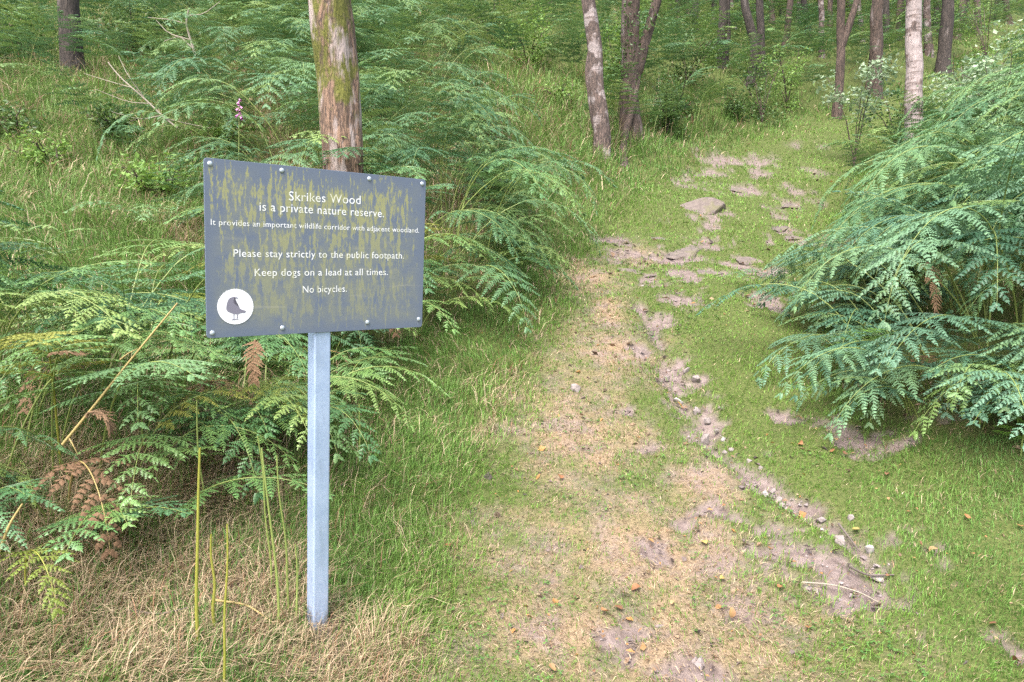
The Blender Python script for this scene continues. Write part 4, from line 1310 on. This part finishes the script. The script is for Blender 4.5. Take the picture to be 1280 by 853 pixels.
# ------------------------------------------------------------------ small single things
def stone(px, py, wpx, hpx, mat, label, seed, name='stone', sink=.4, group=None, flat=None):
    rs = np.random.default_rng(seed)
    b = ground_at(px, py + hpx * .4); z = gz(b[0], b[1]); d = b[1]
    w = wpx / FPX * d / 2; h = hpx / FPX * d * (.8 if name == 'pebble' else .55 if wpx > 66 else .30)
    bm = bmesh.new()
    for _ in range(16):                      # a broken, angular block
        q = rs.normal(0, 1, 3); q /= np.abs(q).max() ** .6 * np.linalg.norm(q) ** .4
        bm.verts.new(q * rs.uniform(.82, 1.0))
    hull = bmesh.ops.convex_hull(bm, input=bm.verts)
    bmesh.ops.delete(bm, geom=[q for q in bm.verts if not q.link_faces], context='VERTS')
    bmesh.ops.bevel(bm, geom=bm.edges[:], offset=.10, segments=2, affect='EDGES', profile=.6)
    bmesh.ops.subdivide_edges(bm, edges=[e for e in bm.edges if e.calc_length() > .3], cuts=2, use_grid_fill=True)
    bmesh.ops.triangulate(bm, faces=bm.faces)
    V = np.array([q.co[:] for q in bm.verts]); off = rs.uniform(0, 50)
    k = 1 + .16 * (fbm(V[:, 0] * 4 + off, V[:, 1] * 4 + V[:, 2] * 3 + off, seed, 3) - .5)
    for q, kk in zip(bm.verts, k): q.co = (q.co.x * kk, q.co.y * kk, q.co.z * kk)
    dep = w * rs.uniform(.7, 1.0)
    bmesh.ops.scale(bm, vec=(w, dep, (flat or h) ), verts=bm.verts)
    bmesh.ops.rotate(bm, cent=(0, 0, 0), matrix=Matrix.Rotation(rs.uniform(-.4, .4), 3, 'Z'), verts=bm.verts)
    o = bm_obj(name, bm, mat, None, False); o.location = (b[0], b[1] + dep * .3, z + (flat or h) * (1 - 2 * sink) * .5)
    # lie along the slope
    e = .15; sl_ = math.atan((gz(b[0], b[1] + e) - gz(b[0], b[1] - e)) / (2 * e)); o.rotation_euler = (sl_ * .8, 0, 0)
    tag(o, label, 'stone', group)
    return o


ROCKS = [(877, 250, 70, 26, 'large rounded earthy boulder set in the upper path'), (856, 309, 64, 18, 'long flat rock flush with the grass in the middle of the path'),
         (885, 334, 44, 15, 'flat rock just below the long flat one'), (797, 337, 48, 12, 'low slab at the left edge of the path'),
         (825, 297, 30, 9, 'small slab above the long flat rock'), (938, 318, 34, 20, 'rock half under the dark ferns at the right path edge'),
         (985, 253, 26, 14, 'rounded rock on the upper right of the path'), (978, 282, 36, 7, 'thin slab on the right of the path below the rounded rock'),
         (996, 292, 26, 10, 'flat rock beside the thin slab near the right thicket'), (924, 234, 28, 8, 'small rock right of the large boulder'),
         (873, 217, 18, 8, 'dark small rock above the large boulder'), (782, 299, 12, 9, 'dark round stone at the left side of the path')]
for i, (px, py, w, h, lb) in enumerate(ROCKS):
    stone(px, py, w * 1.15, h * 1.15, M['rock'], lb, 300 + i, 'rock', .66 if w != 70 else .56)
PEB = [(849, 491, 17, 9, 'stone_pale'), (719, 488, 15, 10, 'stone'), (936, 578, 12, 8, 'stone_pale'), (964, 611, 10, 9, 'stone_pale'), (971, 606, 9, 7, 'stone_pale'), (978, 612, 10, 7, 'stone'),
       (985, 627, 10, 6, 'stone'), (1018, 634, 18, 9, 'stone'), (1052, 667, 20, 10, 'stone'), (1053, 650, 11, 10, 'stone'), (1088, 677, 14, 12, 'stone_pale'), (1092, 711, 22, 6, 'stone'),
       (893, 537, 12, 9, 'stone'), (905, 548, 9, 6, 'stone'), (880, 520, 10, 7, 'stone'), (872, 505, 9, 6, 'stone'), (915, 552, 12, 8, 'stone'), (866, 470, 10, 6, 'stone'), (897, 545, 8, 6, 'stone_pale'),
       (830, 472, 10, 6, 'stone'), (1034, 645, 9, 6, 'stone'), (945, 588, 9, 6, 'stone'), (990, 618, 8, 5, 'stone'), (860, 460, 8, 5, 'stone'), (889, 528, 8, 6, 'stone')]
for i, (px, py, w, h, mt) in enumerate(PEB):
    if i not in (0, 1, 8, 10): px += random.uniform(-12, 12); py += random.uniform(-7, 7); k_ = random.uniform(.6, 1.35); w *= k_; h *= k_; mt = 'stone' if i % 3 else mt
    lb = {0: 'pale flat stone lying alone in the upper rut', 1: 'small grey stone lying in dry grass left of the rut', 10: 'pale upright stone at the lower end of the rut', 8: 'flat tan stone beside the stick at the lower rut'}.get(i)
    stone(px, py, w, h, M[mt], lb or 'small rounded pebble lying in the eroded rut', 400 + i, 'pebble', .30, None if lb else 'pebbles in the eroded rut')


def leafy(px, py, size, mat, seed):
    rs = np.random.default_rng(seed); b = ground_at(px, py)
    n = 9; t = np.linspace(0, 1, n); wd = np.sin(t * math.pi) ** .8 * .36
    V = []; 
    cu = rs.uniform(-1.2, 1.2); cw = rs.uniform(.1, .5)
    for k in range(n):
        x_ = (t[k] - .5); z_ = cu * (x_ ** 2) * .9
        V += [(x_, wd[k] + .002, z_ + cw * wd[k]), (x_, 0, z_), (x_, -wd[k] - .002, z_ + cw * wd[k] * rs.uniform(.4, 1))]
    F = []
    for k in range(n - 1):
        a = k * 3; F += [(a, a + 3, a + 4, a + 1), (a + 1, a + 4, a + 5, a + 2)]
    o = link('fallen_leaf', np_mesh('fallen_leaf', np.array(V) * size, [np.array(F)], mat, True))
    o.location = (b[0], b[1], gz(b[0], b[1]) + .022); o.rotation_euler = (rs.normal(0, .35) + .15, rs.normal(0, .35), rs.uniform(0, 6.28))
    tag(o, 'small orange or yellow fallen leaf lying on the turf of the path', 'leaf', 'fallen leaves on the path')


LV_ = [(727, 524), (721, 488), (1108, 600), (640, 585), (870, 655), (980, 635), (1120, 640), (1135, 648), (1145, 645), (1110, 632), (1095, 620), (1150, 690), (1165, 695), (1142, 704), (1146, 722),
       (962, 690), (985, 700), (895, 728), (903, 727), (880, 684), (840, 758), (780, 748), (794, 742), (662, 780), (742, 845), (690, 845), (773, 766), (1232, 676), (1275, 664), (1270, 835),
       (1040, 570), (1055, 575), (1045, 555), (1240, 790), (1125, 588), (975, 745), (1010, 790), (1105, 700), (1110, 712), (620, 628), (225, 690), (560, 690), (455, 783), (478, 775), (1215, 700),
       (915, 770), (950, 800), (1180, 640), (1195, 610), (1000, 560), (1020, 545), (700, 600), (735, 690), (810, 720), (756, 770), (670, 740), (835, 600), (905, 640), (1070, 660), (1208, 655)]
for i, (px, py) in enumerate(LV_):
    leafy(px, py, random.choice((.014, .02, .026, .034, .046)), M['orange_leaf'], 500 + i)


def stick(pts, rad, mat, label, cat='stick', name='stick', group=None, twigs=()):
    P = np.array(pts, float); b0 = P[0].copy()
    root = None
    s = np.linspace(0, 1, 12); t0 = np.linspace(0, 1, len(P))
    Q = np.stack([np.interp(s, t0, P[:, i]) for i in range(3)], 1)
    for _ in range(2): Q[1:-1] = (Q[:-2] + 2 * Q[1:-1] + Q[2:]) / 4
    parts = [tube(Q - b0, np.linspace(rad, rad * .55, 12), 7)]
    for tw in twigs:
        T_ = np.array(tw, float); Q2 = np.stack([np.interp(np.linspace(0, 1, 6), np.linspace(0, 1, len(T_)), T_[:, i]) for i in range(3)], 1)
        parts.append(tube(Q2 - b0, np.linspace(rad * .55, rad * .2, 6), 5))
    V, F = merge(parts)
    o = link(name, np_mesh(name, V, F, mat, True)); o.location = b0
    tag(o, label, cat, group)
    return o


def gp(px, py, up=.0):
    b = ground_at(px, py); b[2] = gz(b[0], b[1]) + up; return b


stick([gp(1048, 655, .04), gp(1062, 668, .02), gp(1075, 682, .015)], .006, M['twig_dark'], 'short brown stick leaning on stones in the lower rut')
stick([gp(1002, 735, .012), gp(1040, 736, .015), gp(1075, 742, .012), gp(1098, 752, .01)], .004, M['twig'], 'thin pale twig lying across the bare earth patch')
stick([gp(1060, 710, .012), gp(1085, 710, .015), gp(1118, 712, .01)], .006, M['twig_dark'], 'dark broken stick at the top of the bare earth patch')
stick([gp(270, 770, .05), gp(310, 772, .05), gp(345, 790, .02)], .005, M['stalk_dry'], 'bent brown stem lying in dry grass near the sign post')
stick([gp(150, 770, .02), gp(200, 785, .04), gp(235, 778, .05)], .004, M['twig_dark'], 'dark twig lying in the straw at the lower left')
stick([gp(0, 763, .03), gp(30, 762, .04), gp(48, 760, .03)], .006, M['stalk_dry'], 'pale dead stem at the far lower left edge')

# dead branches on the upper left bank
b = at(250, 158, 8.6); D = 8.6
stick([at(222, 160, D), at(205, 148, D), at(180, 122, D), at(150, 98, D), at(135, 78, D)], .012, M['twig'], 'bare fallen branch with fine pale twigs on the upper left bank', 'branch', 'fallen_branch',
      twigs=[[at(180, 122, D), at(160, 95, D - .1), at(148, 70, D)], [at(200, 145, D), at(175, 150, D - .2), at(140, 140, D - .2)], [at(165, 110, D), at(130, 100, D), at(105, 92, D)],
             [at(205, 148, D), at(235, 155, D), at(262, 160, D)], [at(190, 130, D), at(160, 128, D), at(120, 112, D)]])
D = 11
stick([at(245, 70, D), at(238, 50, D), at(232, 28, D), at(236, 12, D)], .02, M['twig'], 'upright dead branch standing in bracken at the upper left', 'branch', 'dead_branch',
      twigs=[[at(232, 30, D), at(215, 25, D), at(185, 22, D)], [at(238, 50, D), at(210, 42, D), at(195, 25, D)], [at(234, 20, D), at(255, 18, D), at(275, 2, D)], [at(240, 60, D), at(225, 45, D), at(205, 52, D)]])

# long yellow dry stem crossing the clump left of the sign
stick([at(78, 556, 2.75), at(120, 505, 2.78), at(155, 460, 2.8), at(222, 379, 2.85)], .006, M['stalk_dry'], 'long yellow dry stem leaning across the bracken left of the sign', 'stem', 'dry_stem',
      twigs=[[at(150, 450, 2.8), at(160, 442, 2.8), at(172, 436, 2.8)], [at(85, 545, 2.76), at(92, 558, 2.74), at(97, 568, 2.74)]])
stick([at(0, 688, 2.45), at(12, 655, 2.46), at(28, 630, 2.48)], .006, M['stalk_dry'], 'short yellow stem at the left edge below the bracken', 'stem', 'dry_stem')

# bare green stalks in front of the sign post
ST = [(248, 812, 250, 560, 9, 'tall upright green stalk left of the shorter cut stalks'), (270, 792, 264, 668, 8, 'short cut stalk between two taller stalks'), (286, 870, 284, 655, 7, 'yellow green cut stalk nearest the camera'),
      (349, 790, 327, 560, 7, 'slanting stalk left of the sign post'), (362, 780, 346, 570, 6, 'thin stalk just left of the sign post'), (370, 785, 369, 680, 6, 'short stalk close against the sign post'),
      (340, 740, 322, 545, 5, 'faint stalk leaning behind the slanting one'), (447, 590, 449, 505, 5, 'single green stalk right of the sign post under bracken'), (255, 650, 246, 500, 5, 'thin stalk hanging behind the tall upright one')]
for i, (bx, by, tx, ty, w, lb) in enumerate(ST):
    b = ground_at(bx, min(by, 850)); 
    if by > 850: b = ground_at(bx, 850) + np.array([0, -.05, -.02])
    b[2] = gz(b[0], b[1]) - .02; tpt = at(tx, ty, b[1])
    jit = lambda k: np.array([random.uniform(-k, k), random.uniform(-k, k), 0])
    pl3 = [b] + [b + (tpt - b) * f + jit(.012) for f in (.25, .5, .75)] + [tpt]
    tws = [[b + (tpt - b) * f, b + (tpt - b) * (f + .04) + jit(.05), b + (tpt - b) * (f + .03) + jit(.09)] for f in ((.55, .8) if i in (0, 3, 4, 7, 8) else (.7,))]
    stick(pl3, w * .29 / FPX * b[1], M['stalk_yellow'] if i in (1, 2, 0) else M['stalk'], lb, 'stalk', 'fern_stalk', twigs=())

# special bracken: lime frond in front of the right thicket, dead curled fronds, yellowing frond
lime = build_frond_pair(901, M['bracken_lime'], M['stalk'], lobes=5, stalk_h=.30, L=.46, npair=10, a_start=.2, a_end=1.3, size=.55)
b = gp(1072, 505); bracken(b[0], b[1] + .1, R(-100), 1.0, 0, 'bright lime green bracken frond at the front of the right thicket', None, .2, pair=lime)
lime2 = build_frond_pair(902, M['bracken_lime'], M['stalk'], lobes=5, stalk_h=.12, L=.30, npair=8, a_start=.1, a_end=.9, size=.5)
b = gp(1276, 575); bracken(b[0], b[1], R(-95), 1.0, 0, 'small lime green fern at the right edge of the picture', None, .0, pair=lime2)
b = gp(520, 690); bracken(b[0], b[1], R(-60), .55, 0, 'tiny bright green fern seedling in grass right of the post', None, .0, pair=lime2)
b = gp(455, 640); bracken(b[0], b[1], R(-90), .6, 0, 'young green fern seedling beside the sign post', None, .0, pair=lime2)
yel = build_frond_pair(903, M['bracken_yellow'], M['stalk_yellow'], lobes=5, stalk_h=.20, L=.5, npair=9, a_start=.8, a_end=3.0, size=.4)
b = at(25, 640, 2.55); bracken(b[0], b[1], R(-40), .75, 0, 'yellowing bracken frond drooping at the lower left edge', None, 0, pair=yel, dz=.15)
yel2 = build_frond_pair(906, M['bracken_yellow'], M['stalk_yellow'], lobes=5, stalk_h=.55, L=.6, npair=10, a_start=.5, a_end=1.8, size=.5)
b = at(70, 500, 3.3); bracken(b[0], b[1], R(-60), 1.1, 0, 'yellow tipped bracken plant at the top of the clump left of the sign', None, 0, pair=yel2)


def dead_frond(px, py, d, L, az, label, a0, a1, pitch=0, size=.26):
    (V, F), (RV, RF), (LV, LF) = frond_mesh(910 + int(px), stalk_h=.02, L=L, npair=12, lobes=2, a_start=a0, a_end=a1, size=size, spacing=.014)
    VV = np.concatenate([LV, RV, V]); 
    o = link('dead_frond', np_mesh('dead_frond', VV, [LF, RF[0] + len(LV), F[0] + len(LV) + len(RV)], M['bracken_dead']))
    o.location = at(px, py, d); o.rotation_euler = (0, pitch, az)
    tag(o, label, 'frond')


dead_frond(108, 522, 2.7, .13, R(0), 'curled rusty dead frond in the clump left of the sign', 1.0, 3.2)
dead_frond(320, 428, 2.95, .17, R(-90), 'brown dead frond hanging below the sign panel', 2.6, 3.3, size=.15)
dead_frond(60, 447, 2.9, .13, R(5), 'pale dry frond tip on top of the left clump', 1.3, 1.8)
dead_frond(1158, 330, 4.4, .3, R(-70), 'red brown dead frond hanging inside the right thicket', 2.6, 3.1)

# foxglove
b = at(296, 168, 7.4); b[2] = gz(b[0], b[1]); tz = at(299, 128, 7.4)
fx = empty('foxglove', b); tag(fx, 'pink foxglove spike standing among bracken above the sign', 'flower')
V, F = tube(np.array([(0, 0, 0), (.01, 0, (tz[2] - b[2]) * .5), tz - b]), [.006, .005, .003], 6)
link('stem', np_mesh('stem', V, [F], M['stalk'], True), fx)
parts = []
for k in range(9):
    an = k * 2.3; zz = (tz - b) + np.array([0, 0, .03 - .021 * k]); dd = np.array([math.cos(an) * .6, math.sin(an) * .6 - .3, -.55]); dd /= np.linalg.norm(dd); ln = .022 + .004 * k
    parts.append(tube(np.array([zz, zz + dd * ln * .5, zz + dd * ln, zz + dd * ln * 1.1]), [.004, .009, .011, .014], 8))
V, F = merge(parts); link('flowers', np_mesh('flowers', V, F, M['foxglove'], True), fx)
